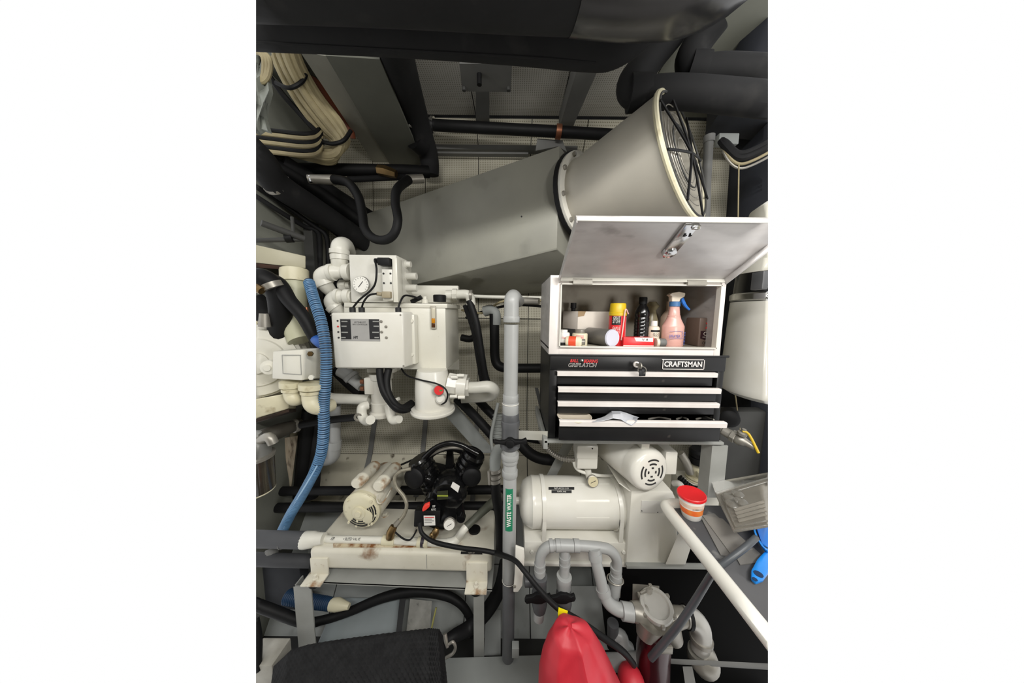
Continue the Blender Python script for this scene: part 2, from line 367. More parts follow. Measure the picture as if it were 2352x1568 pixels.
part(o,'pipe',tp([(1560,60,1.20),(1500,130,1.20),(1452,190,1.17),(1468,214,1.14),(1560,212,1.12),(1700,224,1.10),(1860,240,1.08)],[26,28,30,30,30,31,32],20,7),lag)
part(o,'cuff',tp([(1445,216,1.145),(1490,212,1.135)],[33,32],20,1),lag)
o = thing('lagged_pipe','upper black branch pipe bending out behind the shiny elbow','pipe','branch pipes at the upper right')
part(o,'pipe',tp([(1650,40,1.12),(1606,96,1.16),(1586,136,1.17),(1606,162,1.16),(1680,160,1.14),(1860,172,1.10)],[27,28,29,28,27,28],20,7),lag)
part(o,'cuff',tp([(1582,160,1.165),(1622,161,1.15)],[31,30],20,1),lag)
o = thing('lagged_pipe','black lagged drop pipe hugging the broad deck beam','pipe')
part(o,'pipe',tp([(890,60,1.20),(918,160,1.42),(948,250,1.70),(968,310,1.86),(985,360,1.97),(988,402,2.0)],[42,36,28,24,20,18],18,6),lag)
part(o,'strap',tp([(938,285,1.72),(958,292,1.76),(978,284,1.78)],4,8,5),steel)
part(o,'union',tp([(952,318,1.84),(972,336,1.90)],[22,22],14,1),rub)
o = thing('air_pipe','thin black pipe running level under the deckhead to the fan','pipe')
part(o,'pipe',tp([(975,286,1.86),(1100,293,1.85),(1290,303,1.83),(1460,313,1.80)],11,14,4),rub)
part(o,'coupling',tp([(990,286,1.85),(997,287,1.85)],15,14,1),chrome)
part(o,'pipe_clamp',tp([(1277,302,1.82),(1289,303,1.82)],14,14,1),copper,'copper pipe clamp')
solo('pipe_bracket',MB().prism([P(px,py,1.87) for px,py in [(1234,318),(1292,322),(1302,348),(1282,336),(1230,346)]],(0,.01,0)),midg,'torn dark bracket under the copper pipe clamp','bracket')
# ---------------------------------------------------------------- cable bundles, upper left
o = thing('cable_bundle','cream cable bundle bent in a wide U at upper left','cables')
A = [(640,60,1.30),(668,150,1.40),(712,228,1.52),(760,290,1.62),(783,322,1.66),(776,350,1.68),(748,356,1.68),(700,345,1.66),(588,318,1.58),(540,305,1.55)]
for i,(dx,dy,dz) in enumerate([(-26,6,.02),(-14,2,0),(-2,0,-.01),(10,-3,0),(20,-8,.02),(4,-10,.04),(-12,-6,.04)]):
    pts = []
    for j,(x,y,Y) in enumerate(A):
        t = min(1,max(0,(j-3)/3)); s_ = 1-t
        ux, uy = (dx*s_ + dy*.3*t), (dy*s_ + dx*.55*t*(-1 if j > 4 else 1))
        pts.append((x+ux, y+uy, Y+dz))
    part(o,'cable',tp(pts,8.5,8,5),cable_c)
for a in ([(634,190,1.43),(665,202,1.42),(695,186,1.44),(706,160,1.46)],[(742,326,1.64),(765,330,1.63),(790,322,1.64),(806,300,1.67)]):
    part(o,'cable_tie',tp(a,4,8,5),rub,'black cable tie')
solo('cable',tp([(655,70,1.42),(700,150,1.52),(752,230,1.64),(795,292,1.74),(804,318,1.77)],[15,15,14,13,11],10,5),cable_o,'rust-orange cable beside the cream cable bundle','cable')
solo('cable',tp([(590,130,1.42),(640,205,1.50),(690,262,1.58),(730,308,1.63),(735,330,1.64),(712,340,1.64),(660,332,1.60),(560,312,1.54)],5.5,8,6),rub,'black cable looping inside the cream bundle','cable')
for i,(y0,mt,lb) in enumerate([(298,rub,'upper black cable running left below the bundle'),(308,cable_c,'upper cream cable running left below the bundle'),(318,rub,'middle black cable running left below the bundle'),(327,cable_c,'middle cream cable running left below the bundle'),(338,rub,'lower black cable running left below the bundle'),(347,cable_c,'lowest cream cable running left below the bundle')]):
    solo('cable',tp([(560,y0-6,1.50),(640,y0+4,1.54),(700,y0+10,1.58),(728,y0+4,1.62),(738,y0-14,1.64)],4.6,8,6),mt,lb,'cable','cables running left below the bundle')
o = thing('cable_coil','small coil of cream cable in the upper left corner','cable')
for r_ in (20,28,35): part(o,'loop',tp([(560,128,1.2),(585,118,1.2),(588+r_*.8,130,1.2),(590+r_*.85,160,1.22),(588+r_*.5,183+r_*.1,1.23),(560,186+r_*.1,1.23)],5,8,6),cable_c)
mb = MB(); g = []
for i in range(9):
    row = []
    for j in range(7):
        row.append(P(560+j*9-i*.4+6*math.sin(i*1.7+j), 52+i*31+5*math.sin(j*2.1), 1.225+.02*math.sin(i*2.3+j*1.9)))
    g.append(row)
solo('insulation_wrap',mb.sheet(g,(0,.02,0)),M('crumpled_pale_wrap','8c9088','7a7d76',.6,0,20,.6,30),'crumpled pale insulation wrap hanging at the left edge','insulation')
# ---------------------------------------------------------------- dark pipes, left
o = thing('lagged_pipe','fat grey-black pipe with silver tape ring at the left edge','pipe','pipes along the left bulkhead')
part(o,'pipe',tp([(560,330,1.34),(600,372,1.40),(640,425,1.50),(720,478,1.66),(800,530,1.84),(850,565,1.96)],[30,30,27,24,21,18],16,6),lag)
part(o,'tape_ring',tp([(634,420,1.49),(640,427,1.505)],[28,28],16,1),steel)
for i,(q,rp,mt,lb) in enumerate([
  ([(560,385,1.5),(700,470,1.7),(815,560,1.95)],13,rub,'upper black pipe slanting down along the left bulkhead'),
  ([(600,360,1.55),(720,430,1.75),(845,520,2.0)],15,rub,'black pipe slanting close under the hose fittings'),
  ([(650,370,1.62),(760,440,1.82),(860,505,2.0)],14,lag,'innermost black pipe slanting to the duct corner'),
  ([(560,410,1.46),(640,462,1.58),(720,518,1.72),(748,540,1.76),(754,580,1.78),(754,640,1.78)],5,rub,'thin black pipe turning down beside the vertical channel'),
  ([(560,432,1.44),(640,484,1.56),(700,520,1.70),(728,530,1.74),(735,560,1.76),(735,640,1.76)],5,lag,'thin pipe lowest of the slanting row at left')]):
    solo('slanting_pipe',tp(q,rp,12,6),mt,lb,'pipe','pipes along the left bulkhead')
o = thing('brace_rail','thin dark rail and slanting brace above the cream beam','rail')
part(o,'rail',tp([(550,553,1.34),(696,549,1.5)],5,12,1),dkg)
part(o,'brace',tp([(600,512,1.36),(698,548,1.5)],7,12,1),dkg)
part(o,'hanger',tp([(671,498,1.48),(674,535,1.48)],3.5,8,1),dkg)
part(o,'end_clamp',tp([(656,547,1.45),(672,546,1.46)],10,12,1),rub)
solo('channel_post',bxp(702,508,722,700,1.72,1.78),dkg,'dark upright channel left of the black cavity','post')
solo('channel_post',bxp(722,530,742,655,1.80,1.84),ductm,'pale upright strip beside the dark channel','post')
solo('wall_cavity_cover',bxp(732,585,800,760,1.86,1.92,.01),rub,'black cover plate behind the white elbows','cover')
o = thing('hose_manifold','black pipe with brass fitting and silver hose tails below the deckhead','pipe')
part(o,'pipe',tp([(660,388,1.78),(930,392,1.80),(985,395,1.86)],12,12,1),rub)
part(o,'lower_pipe',tp([(800,412,1.76),(960,405,1.80)],6,10,1),lag)
part(o,'fitting',tp([(868,390,1.74),(884,392,1.74),(897,396,1.74),(910,400,1.74)],[10,11,10,8],6,1),brass,'brass fitting')
part(o,'hose_tail',tp([(708,411,1.62),(770,413,1.66)],[9,10],12,1),steel)
part(o,'hose_tail',tp([(935,412,1.62),(972,410,1.66)],[9,9],12,1),steel)
part(o,'clip',tp([(710,404,1.61),(714,418,1.61)],3.5,8,1),chrome)
solo('rubber_hose',tp([(768,412,1.64),(800,420,1.58),(823,452,1.54),(832,490,1.52),(838,525,1.5),(858,547,1.48),(884,551,1.46),(905,537,1.45),(914,505,1.45),(908,465,1.47),(913,434,1.5),(938,413,1.6)],9.5,14,7),rub,'black rubber hose hanging in a deep U before the duct','hose')
# ---------------------------------------------------------------- ventilation duct and fan
c = V(.332,1.452,2.079); c1 = V(.654,1.117,2.100); ax = (c1-c).normalized(); L_ = (c1-c).length; t = V(-ax.y,ax.x,0).normalized()
zt, zb = P(1290,335,1.335).z, P(1290,572,1.335).z
e0 = c - t*.17; e1 = c + t*.26
fl_ = P(800,505,2.0); fb_ = P(800,690,2.0)
o = thing('ventilation_duct','big grey sheet-metal duct box tapering off behind the hydraulic unit','duct')
q = [V(fb_.x,fb_.y,fb_.z),V(e0.x,e0.y,zb),V(e0.x,e0.y,zt),V(fl_.x,fl_.y,fl_.z),
     V(fb_.x+.1,fb_.y+.05,fb_.z-.05),V(e1.x+.1,1.95,zb-.12),V(e1.x+.1,1.95,zt),V(fl_.x+.1,fl_.y+.05,fl_.z)]
part(o,'duct_body',MB().hexa(q,.004),ductm)
lipd = (q[1]-q[0]).normalized()
part(o,'bottom_seam',MB().tube([q[0],q[1]],.005,8,1),ductm)
part(o,'rivet',MB().ball(P(1198,497,1.36),.004),inkb)
o = thing('fan','pale grey conical extraction fan with wire guard on the duct end','fan')
part(o,'gasket',MB().lathe(c+ax*0.0,ax,[(0,.212),(.022,.212)],40),rub)
part(o,'flange',MB().lathe(c+ax*.022,ax,[(0,.206),(.014,.206)],40),gwhite)
u_,w_,_ = frame(ax)
for i in range(10):
    a = 2*math.pi*(i+.35)/10
    part(o,'flange_bolt',MB().hexnut(c+ax*.036+(u_*math.cos(a)+w_*math.sin(a))*.19,ax,.011,.012),steel)
def ringpts(cen, R, n=44): return [cen+(u_*math.cos(2*math.pi*j/n)+w_*math.sin(2*math.pi*j/n))*R for j in range(n)]
c0 = c+ax*.036
n2 = V(.66*math.cos(.23),-.75*math.cos(.23),math.sin(.23)).normalized(); u3,w3,_ = frame(n2)
def mouth(R, n=44): return [c1+(u3*math.cos(2*math.pi*j/n)+w3*math.sin(2*math.pi*j/n))*R for j in range(n)]
part(o,'cone',MB().rings([ringpts(c0,.172),ringpts(c0.lerp(c1,.06),.172),mouth(.240),mouth(.233),ringpts(c0.lerp(c1,.06),.165),ringpts(c0,.165)],closed=True),fanm)
part(o,'mouth_rim',MB().torus(c1,n2,.240,.010,48,8),cream)
gd = part(o,'wire_guard',MB().torus(c1+n2*.01,n2,.233,.004,48,6).torus(c1+n2*.01,n2,.12,.003,36,6),dkg)
for i in range(4):
    a = math.pi*i/4+.3; e = u3*math.cos(a)+w3*math.sin(a)
    part(gd,'guard_bar',MB().tube([c1+n2*.014-e*.238,c1+n2*.03,c1+n2*.014+e*.238],.0045,6,4),rub)
for R in [.03*i for i in range(2,7)]:
    part(gd,'guard_ring',MB().torus(c1+n2*.008,n2,R+.01,.0018,36,5),steel)
h = c1-n2*.10
im = part(o,'impeller_hub',MB().lathe(h-n2*.04,n2,[(0,.06),(.06,.06),(.08,.03)],24),rub)
for i in range(7):
    a = 2*math.pi*i/7; e = u3*math.cos(a)+w3*math.sin(a); f_ = n2.cross(e)
    part(im,'blade',MB().prism([h+e*.05-f_*.03-n2*.02,h+e*.05+f_*.03+n2*.02,h+e*.165+f_*.055+n2*.03,h+e*.165-f_*.055-n2*.03],n2*.006),dkg)
part(o,'motor_plate',MB().lathe(c0+ax*.03,ax,[(0,.16),(.01,.16)],36),rub)
# far right behind the toolbox
o = thing('stanchion','grey galvanised stanchion pipe right of the fan','pipe')
part(o,'post',tp([(1628,320,1.62),(1622,420,1.62),(1617,640,1.62)],9,14,1),midg)
part(o,'cap',tp([(1629,312,1.62),(1628,328,1.62)],11,14,1),midg)
solo('junction_bracket',bxp(1652,305,1698,330,1.66,1.70,.004),hullg,'pale bracket plate at the top of the dark corner','bracket')
for i,(d,r_) in enumerate(((0,3),(10,2.5),(-14,7),(-24,6))):
    solo('hanging_cable',tp([(1656,322,1.58),(1668,352+d,1.56),(1696,376+d,1.54),(1735,366+d,1.52),(1800,330+d,1.5)],r_,8,7),[cable_c,steel,lag,lag][i],['pale grey cable sagging in the dark corner','thin steel-grey cable sagging lowest in the dark corner','thick dark hose sagging in the upper right corner','topmost dark hose sagging in the upper right corner'][i],'cable','cables sagging in the dark corner')
solo('pull_cord',tp([(1697,378,1.45),(1694,600,1.45),(1688,900,1.45),(1700,990,1.42)],1.4,6,1),cable_c,'thin pale cord hanging down beside the white drum','cord')
# ================================================================ TOOL CHEST, ALUMINIUM BOX AND CONTENTS
YT = 1.05
cx0, cx1 = P(1261,900,YT).x, P(1659,900,YT).x
cz1, cz0 = P(1460,816,YT).z, P(1460,1012,YT).z
def zy(py, Y=YT): return P(1460,py,Y).z
def xx(px, Y=YT, py=880): return P(px,py,Y).x
o = thing('tool_chest','black four-drawer tool chest with bright drawer pulls below aluminium box','tool chest')
shell = MB()
shell.span((cx0,YT+.012,cz0),(cx0+.006,YT+.34,cz1)).span((cx1-.006,YT+.012,cz0),(cx1,YT+.34,cz1))
shell.span((cx0,YT+.012,cz1-.006),(cx1,YT+.34,cz1)).span((cx0,YT+.012,cz0),(cx1,YT+.34,cz0+.006)).span((cx0,YT+.334,cz0),(cx1,YT+.34,cz1))
part(o,'body',shell,blk)
part(o,'side_post',MB().span((cx0,YT,cz0),(xx(1279),YT+.02,cz1),.003),blk)
part(o,'side_post',MB().span((xx(1646),YT,cz0),(cx1,YT+.02,cz1),.003),blk)
tpn = part(o,'top_panel',MB().span((cx0,YT-.006,zy(851)),(cx1,YT+.02,cz1),.004),blk)
part(tpn,'top_lip',MB().tube([V(cx0-.004,YT-.006,cz1),V(cx1+.006,YT-.006,cz1)],.005,10,1),blk)
# drawers: (handle y0, y1, face y1, px0, px1, depth of the front)
for i,(h0,h1,f1,a,b_,Yf) in enumerate(((853,863,885,1279,1643,1.048),(889,900,921,1281,1651,1.030),(922,932,951,1280,1647,1.036),(965,977,1013,1284,1664,.985))):
    x0, x1 = xx(a,Yf,h0), xx(b_,Yf,h0); z1, z0 = zy(h0,Yf), zy(f1,Yf)
    fx1 = xx(b_-(10 if i == 3 else 6),Yf,f1)
    d = part(o,'drawer',MB().span((x0+.002,Yf+.004,z0),(fx1,Yf+.012,z1-.002),.001),blk)
    if i == 3 or i == 1:
        tr = MB(); zb_, zt_ = z0+.006, z1-.012
        tr.span((x0+.01,Yf+.012,zb_),(fx1-.008,YT+.30,zb_+.004)).span((x0+.01,Yf+.012,zb_),(x0+.014,YT+.30,zt_)).span((fx1-.012,Yf+.012,zb_),(fx1-.008,YT+.30,zt_))
        part(d,'tray',tr,blk)
    hm = MB(); zz0, zz1 = zy(h1,Yf), zy(h0,Yf)
    hm.prism([V(x0,Yf+.004,zz1),V(x0,Yf-.012,zz1),V(x0,Yf-.016,zz1-.003),V(x0,Yf-.014,zz0),V(x0,Yf-.010,zz0),V(x0,Yf-.010,zz1-.004),V(x0,Yf+.004,zz1-.004)],(x1-x0,0,0))
    part(d,'pull',hm,handle,'bright satin drawer pull')
# badges
YB = YT-.0066
bd = part(tpn,'badge',bxp(1521,825,1617,847,YB-.002,YB,.0008),inkb)
part(tpn,'badge_border',bxp(1521,825,1617,826.5,YB-.003,YB,0).span((xx(1521,YB,836),YB-.003,zy(847,YB)),(xx(1617,YB,836),YB,zy(845.5,YB))).span((xx(1521,YB,836),YB-.003,zy(847,YB)),(xx(1522.4,YB,836),YB,zy(825,YB))).span((xx(1615.6,YB,836),YB-.003,zy(847,YB)),(xx(1617,YB,836),YB,zy(825,YB))),handle)
text(tpn,'lettering','CRAFTSMAN',handle,P(1569,836,YB-.0022),(1,0,0),(0,0,1),m(13,YB),m(88,YB),off=.02)
text(tpn,'lettering','BALL',inkr,P(1319,828,YB),(1,0,0),(0,0,1),m(7.5,YB),m(19,YB),shear=.25,off=.02)
text(tpn,'lettering','BEARING',inkr,P(1357,829,YB),(1,0,0),(0,0,1),m(7.5,YB),m(33,YB),shear=.25,off=.02)
part(tpn,'ball_emblem',MB().lathe(P(1336,828.5,YB),(0,-1,0),[(0,m(4,YB)),(.001,m(4,YB)),(.002,m(2,YB))],16),chrome)
text(tpn,'lettering','GRIPLATCH',handle,P(1338,838,YB),(1,0,0),(0,0,1),m(9,YB),m(66,YB),shear=.25,off=.03)
text(tpn,'lettering','GRIPLATCH',inkb,P(1338,838,YB-.0008),(1,0,0),(0,0,1),m(7.4,YB),m(64.5,YB),shear=.25)
lk = part(tpn,'lock',MB().cyl(P(1460,836,YB),P(1460,836,YB)-V(0,.012,0),m(7,YB),None,20,.002),handle)
kp = P(1461,836,YB-.012)
part(lk,'key',MB().box(kp-V(0,.014,0),(.003,.03,.012)).lathe(kp+V(-.002,-.034,0),(1,0,0),[(0,.012),(.004,.012)],16),steel)
part(lk,'key_ring',MB().torus(kp+V(.008,-.034,-.016),(.5,1,.2),.014,.0016,24,6),steel)
part(lk,'key_fob',MB().box(kp+V(.014,-.034,-.026),(.016,.004,.026),.003).box(kp+V(.002,-.036,-.028),(.012,.004,.022),.003),inkb)
# things in the open drawer
zd = zy(1013,.985)+.012
solo('plastic_saucer',MB().lathe(V(xx(1324,1.0,955),1.035,zd+.055),(0,0,1),[(0,.05),(.004,.064),(.012,.068),(.014,.066),(.008,.058),(.005,.0)],28),ivory,'ivory plastic saucer lying in the open bottom drawer','saucer')
g = []
pa = [(1378,966),(1392,955),(1405,946),(1425,944),(1440,948),(1455,956),(1468,958)]
pb = [(1360,968),(1385,968),(1408,960),(1426,962),(1441,974),(1452,976),(1462,968)]
for k in range(6):
    row = []
    for j in range(7):
        (ax_,ay_),(bx_,by_) = pa[j], pb[j]; u = k/5
        row.append(P(ax_+(bx_-ax_)*u, ay_+(by_-ay_)*u-2.5*math.sin(u*math.pi)+1.5*math.sin(j*2.2+k*1.7), 1.03-.065*u))
    g.append(row)
solo('crumpled_sheet',MB().sheet(g,(0,.001,.001)),M('crumpled_foil_paper','d6d8dc','b9bcc4',.35,.2,20,.4,30),'crumpled silvery white sheet sticking out of the open drawer','paper',ang=20)
for i,(a,b_) in enumerate(((1490,1540),(1555,1580),(1600,1640))):
    solo('hand_tool',MB().tube([P(a,962,1.06),P((a+b_)/2,958,1.09),P(b_,963,1.05)],.004,8,4),steel,['steel rod tool in the middle of the open drawer','short steel tool lying in the open drawer','bent wire tool at the right end of the open drawer'][i],'tool','tools in the open drawer')
# stand
o = thing('chest_stand','grey aluminium angle frame stand carrying the tool chest','stand')
part(o,'front_rail',MB().span((xx(1250,1.03,1012),1.03,zy(1020,1.03)),(xx(1664,1.03,1012),1.05,zy(1013,1.03)-.001),.002),alup)
part(o,'side_rail',MB().span((cx0-.02,1.03,cz0-.03),(cx0-.002,1.42,cz0+.012),.003),alup)
part(o,'shelf_plate',MB().span((cx0-.01,1.05,cz0-.010),(cx1,1.4,cz0-.002)),alup)
x = xx(1645,1.05,1060)
part(o,'leg',MB().span((x-.03,1.04,.747),(x+.034,1.046,cz0-.012)).span((x-.03,1.046,.747),(x-.024,1.10,cz0-.012)),alup)
part(o,'leg',MB().hexa([P(1235,1130,1.44),P(1258,1130,1.44),P(1318,1018,1.36),P(1294,1018,1.36),P(1235,1130,1.47),P(1258,1130,1.47),P(1318,1018,1.39),P(1294,1018,1.39)],.001),alup)
part(o,'arm',MB().hexa([P(1190,1008,1.18),P(1262,1012,1.05),P(1262,990,1.05),P(1190,988,1.18),P(1190,1008,1.19),P(1262,1012,1.07),P(1262,990,1.07),P(1190,988,1.19)]),white,'white flat bar')
# aluminium box
bx0, bx1 = P(1262,725,1.045).x, P(1660,725,1.045).x; bz1, bz0 = P(1460,634,1.045).z, cz1+.002
ox0, ox1 = P(1286,725,1.045).x, P(1645,725,1.045).x; oz1, oz0 = P(1460,655,1.045).z, P(1460,796,1.045).z
YB0, YB1 = 1.045, 1.36
o = thing('storage_box','open aluminium storage box on top of the black tool chest','box')
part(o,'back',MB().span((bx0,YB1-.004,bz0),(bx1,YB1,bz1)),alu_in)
part(o,'side',MB().span((bx0,YB0,bz0),(bx0+.004,YB1,bz1),.001),alu); part(o,'side',MB().span((bx1-.004,YB0,bz0),(bx1,YB1,bz1),.001),alu)
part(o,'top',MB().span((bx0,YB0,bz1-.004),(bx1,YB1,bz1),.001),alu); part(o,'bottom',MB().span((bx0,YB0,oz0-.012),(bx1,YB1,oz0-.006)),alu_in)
fr = MB().span((bx0,YB0-.004,bz0),(ox0,YB0,bz1),.001).span((ox1,YB0-.004,bz0),(bx1,YB0,bz1),.001).span((ox0,YB0-.004,bz0),(ox1,YB0,oz0),.001).span((ox0,YB0-.004,oz1),(ox1,YB0,bz1),.001)
part(o,'front_frame',fr,handle)
lip = MB().span((ox0-.002,YB0-.016,oz0-.002),(ox0+.002,YB0+.008,oz1+.002)).span((ox1-.002,YB0-.016,oz0-.002),(ox1+.002,YB0+.008,oz1+.002)).span((ox0-.002,YB0-.016,oz0-.003),(ox1+.002,YB0+.008,oz0+.001)).span((ox0-.002,YB0-.016,oz1-.001),(ox1+.002,YB0+.008,oz1+.003))
part(o,'opening_lip',lip,gwhite)
# lid (hinged along the top, propped open towards the room)
hl, hr = P(1286,640,1.035), P(1664,640,1.035); tl = P(1319,500,.78); tr_ = V(hr.x,tl.y,tl.z); hl.z = hr.z = (hl.z+hr.z)/2
hl.x = tl.x = (hl.x+tl.x)/2; tl.z = P(1500,499,.78).z; tr_.z = tl.z
up = (tl-hl); n_ = V(1,0,0).cross(up).normalized()
if n_.z < 0: n_ = -n_
lid = part(o,'lid',MB().hexa([hl,hr,tr_,tl,hl+n_*.004,hr+n_*.004,tr_+n_*.004,tl+n_*.004]),alu)
ud = up.normalized()
fm = MB()
for a, b_, d in ((hl,hr,ud),(tl,tr_,-ud)):
    fm.hexa([a,b_,b_+d*.003,a+d*.003,a-n_*.014,b_-n_*.014,b_+d*.003-n_*.014,a+d*.003-n_*.014])
part(lid,'lid_flange',fm,gwhite)
for a, b_, d in ((hr,tr_,V(-1,0,0)),(hl,tl,V(1,0,0))):
    part(lid,'side_flange',MB().hexa([a,b_,b_+d*.003,a+d*.003,a-n_*.022,b_-n_*.022,b_+d*.003-n_*.022,a+d*.003-n_*.022]),alu)
for px in (1338,1600):
    part(lid,'hinge',MB().span((P(px-22,640,1.03).x,1.022,hl.z-.022),(P(px+22,640,1.03).x,1.040,hl.z-.010)).cyl(V(P(px-22,640,1.03).x,1.03,hl.z-.008),V(P(px+22,640,1.03).x,1.03,hl.z-.008),.005),steel)
lc = hl+ (hr-hl)*.53 + ud*.0
la = part(lid,'latch',MB().hexa([lc+V(-.02,0,0)+ud*.165-n_*.001,lc+V(.02,0,0)+ud*.165-n_*.001,lc+V(.02,0,0)+ud*.275-n_*.001,lc+V(-.02,0,0)+ud*.275-n_*.001,lc+V(-.02,0,0)+ud*.165-n_*.012,lc+V(.02,0,0)+ud*.165-n_*.012,lc+V(.02,0,0)+ud*.275-n_*.012,lc+V(-.02,0,0)+ud*.275-n_*.012],.002),chrome,'bright metal latch')
part(la,'hook',MB().lathe(lc+ud*.155-n_*.001,-n_,[(0,.022),(.014,.02),(.018,.012)],20),chrome)
part(la,'catch',MB().box(lc+ud*.268-n_*.014+V(.012,0,0),(.022,.012,.012),.003),chrome)
part(la,'slot',MB().box(lc+ud*.235-n_*.0135,(.006,.012,.003)).box(lc+ud*.235-n_*.0135+V(.016,0,0),(.004,.012,.003)),inkb)
# ---------------------------------------------------------------- contents
zs = oz0-.006
def at(px, Y): return V(P(px,790,Y).x, Y, zs)
def hpx(y0, Y): return P(1460,y0,Y).z-zs      # height of pixel row y0 above the shelf at depth Y
# carton
Y = 1.20; a = P(1327,740,Y)
o = thing('carton','white carton with torn brown corner lying on an added dark box','carton')
ang = math.radians(8); dx = V(math.cos(ang),math.sin(ang),0); dy = V(-.5,.86,0)
p0 = V(a.x,Y,zs+.062); wd = m(80,Y)
part(o,'box',MB().prism([p0,p0+dx*wd,p0+dx*wd+dy*.10,p0+dy*.10],(0,0,hpx(716,Y)-.062),.001),card)
part(o,'torn_patch',MB().prism([p0+V(.0,-.001,.055)+dx*.0,p0+dx*.028+V(0,-.001,.06),p0+dx*.036+V(0,-.001,hpx(716,Y)-.062),p0+V(0,-.001,hpx(716,Y)-.062)],(0,.0006,0)),kraft)
o = solo('carton',MB().prism([V(p0.x,Y,zs),V(p0.x,Y,zs)+dx*wd,V(p0.x,Y,zs)+dx*wd+dy*.09,V(p0.x,Y,zs)+dy*.09],(0,0,.061),.001),dkg,'dark box added for the shaded gap under the white torn carton','carton')  # added box that fills the dark gap below the white carton
q = at(1314,1.30); solo('marker_bottle',MB().lathe(q,(0,0,1),[(0,.018),(.10,.018),(.12,.011),(.155,.010),(.157,.014),(.182,.014)],16),inkb,'slim black bottle neck rising behind the white carton','bottle')
# foam can
Y = 1.13; q = at(1415,Y); r_ = m(18.5,Y); H = hpx(697,Y)
o = thing('foam_can','red spray foam can with yellow cap and white straw','can')
part(o,'can',MB().lathe(q,(0,0,1),[(0,r_*.94),(.004,r_),(H*.70,r_),(H*.72,r_*.96)],32),red_p)
part(o,'cap',MB().lathe(q+V(0,0,H*.715),(0,0,1),[(0,r_*1.05),(.012,r_*1.05),(.014,r_*.97),(H*.27,r_*.92),(H*.285,r_*.86)],32),yel,'yellow cap')
def arc_patch(q, r, z0, z1, a0, a1, th=.0008, n=8):
    g = [[q+V(math.sin(a)*r,-math.cos(a)*r,z) for a in [a0+(a1-a0)*i/n for i in range(n+1)]] for z in (z0,z1)]
    return MB().sheet(g,(0,th,0))
part(o,'label_panel',arc_patch(q,r_+.001,H*.50,H*.70,-1.0,.05),inkb)
part(o,'straw',MB().tube([q+V(.006,-r_-.003,H*.15),q+V(.012,-r_-.004,H*.6),q+V(.016,-r_-.005,H*.86),q+V(.034,-r_*.7,H*.76)],.0028,8,4),M('straw_plastic','e0b8b0',None,.4))
part(o,'stripe',arc_patch(q,r_+.001,.01,H*.68,.75,1.05),M('pale_red_ink','e07a7c',None,.5))
def face(q, r, a, z): return q+V(math.sin(a)*r,-math.cos(a)*r,z), V(math.cos(a),math.sin(a),0)
for txt,z,hh,ww in (('GREAT',.66,.012,.026),('STUFF',.58,.014,.028),('GAPS &',.42,.014,.028),('CRACKS',.34,.011,.028)):
    pp, xd = face(q,r_+.0022,-.45,H*z); text(o,'lettering',txt,paperw,pp,xd,(0,0,1),hh,ww)
# cans at left
Y = 1.10; q = at(1293,Y)
o = thing('glue_tin','small white solvent tin with red and blue print at the left end','tin')
part(o,'tin',MB().lathe(q,(0,0,1),[(0,.026),(.05,.026),(.055,.024),(.056,.017),(.066,.017)],28),paperw)
part(o,'label_band',arc_patch(q,.0268,.004,.016,-.8,1.2),inkb); pp, xd = face(q,.028,.1,.035); text(o,'lettering','Oatey',inkr,pp,xd,(0,0,1),.010,.026)
Y = 1.11; q = at(1331,Y)
o = thing('glue_tin','cream solvent tin with wide grey screw cap','tin')
part(o,'tin',MB().lathe(q,(0,0,1),[(0,.031),(.048,.031),(.052,.029)],28),M('cream_label','d8d0b4',None,.5)); part(o,'cap',MB().lathe(q+V(0,0,.052),(0,0,1),[(0,.02),(.004,.021),(.014,.021),(.016,.019)],24),steel)
part(o,'emblem',arc_patch(q,.0316,.026,.046,-.7,.3),M('pale_red_ink2','d9a79c',None,.5)); pp, xd = face(q,.0330,-.25,.036); text(o,'lettering','Oatey',inkr,pp,xd,(0,0,1),.008,.022)
q = V(P(1300,788,1.075).x,1.075,zs+.0215)
o = thing('glue_tin','small red and cream tin lying on its side, cap outward','tin')
d = V(.94,-.34,0); part(o,'tin',MB().lathe(q,d,[(0,.019),(.003,.021),(.055,.021),(.058,.016),(.062,.012)],24),M('cream_label2','ddd3ba',None,.5))
part(o,'label_wrap',MB().lathe(q+d*.012,d,[(0,.0216),(.028,.0216)],24),M('orange_red_label','d24a2a',None,.5)); part(o,'cap',MB().lathe(q+d*.06,d.normalized(),[(0,.012),(.014,.012)],20),steel)
# grey cylinder lying
Y = 1.13; q = P(1352,779,1.2); q.z = zs+.0365; e = P(1405,781,1.07); e.z = zs+.0365
o = thing('grey_canister','grey cylinder lying on its side with pale round end','canister')
part(o,'body',MB().cyl(q,e,.035,None,28,.002),M('grey_canister_paint','77746f','6c6965',.4,.3)); part(o,'end_cap',MB().cyl(e,e+(e-q).normalized()*.006,.0355,.033,28),M('pale_lilac_plastic','c6c6d2',None,.5))
# black quart bottle
Y = 1.16; q = at(1471,Y); r_ = m(16,Y); H = hpx(682,Y)
o = thing('oil_bottle','black ribbed quart bottle standing in the middle of the box','bottle')
pr = [(0,r_*.9),(.005,r_)]; hh = H*.58
for i in range(7): z = .012+i*(hh-.012)/7; pr += [(z,r_),(z+.012,r_),(z+.015,r_*.94),(z+.018,r_*.94)]
pr += [(hh+.008,r_),(H*.68,r_*.98),(H*.78,r_*.72),(H*.84,r_*.5),(H*.86,r_*.46)]
part(o,'bottle',MB().lathe(q,(0,0,1),pr,28),gblk); part(o,'cap',MB().lathe(q+V(0,0,H*.86),(0,0,1),[(0,r_*.55),(H*.12,r_*.55),(H*.14,r_*.5)],20),rub)
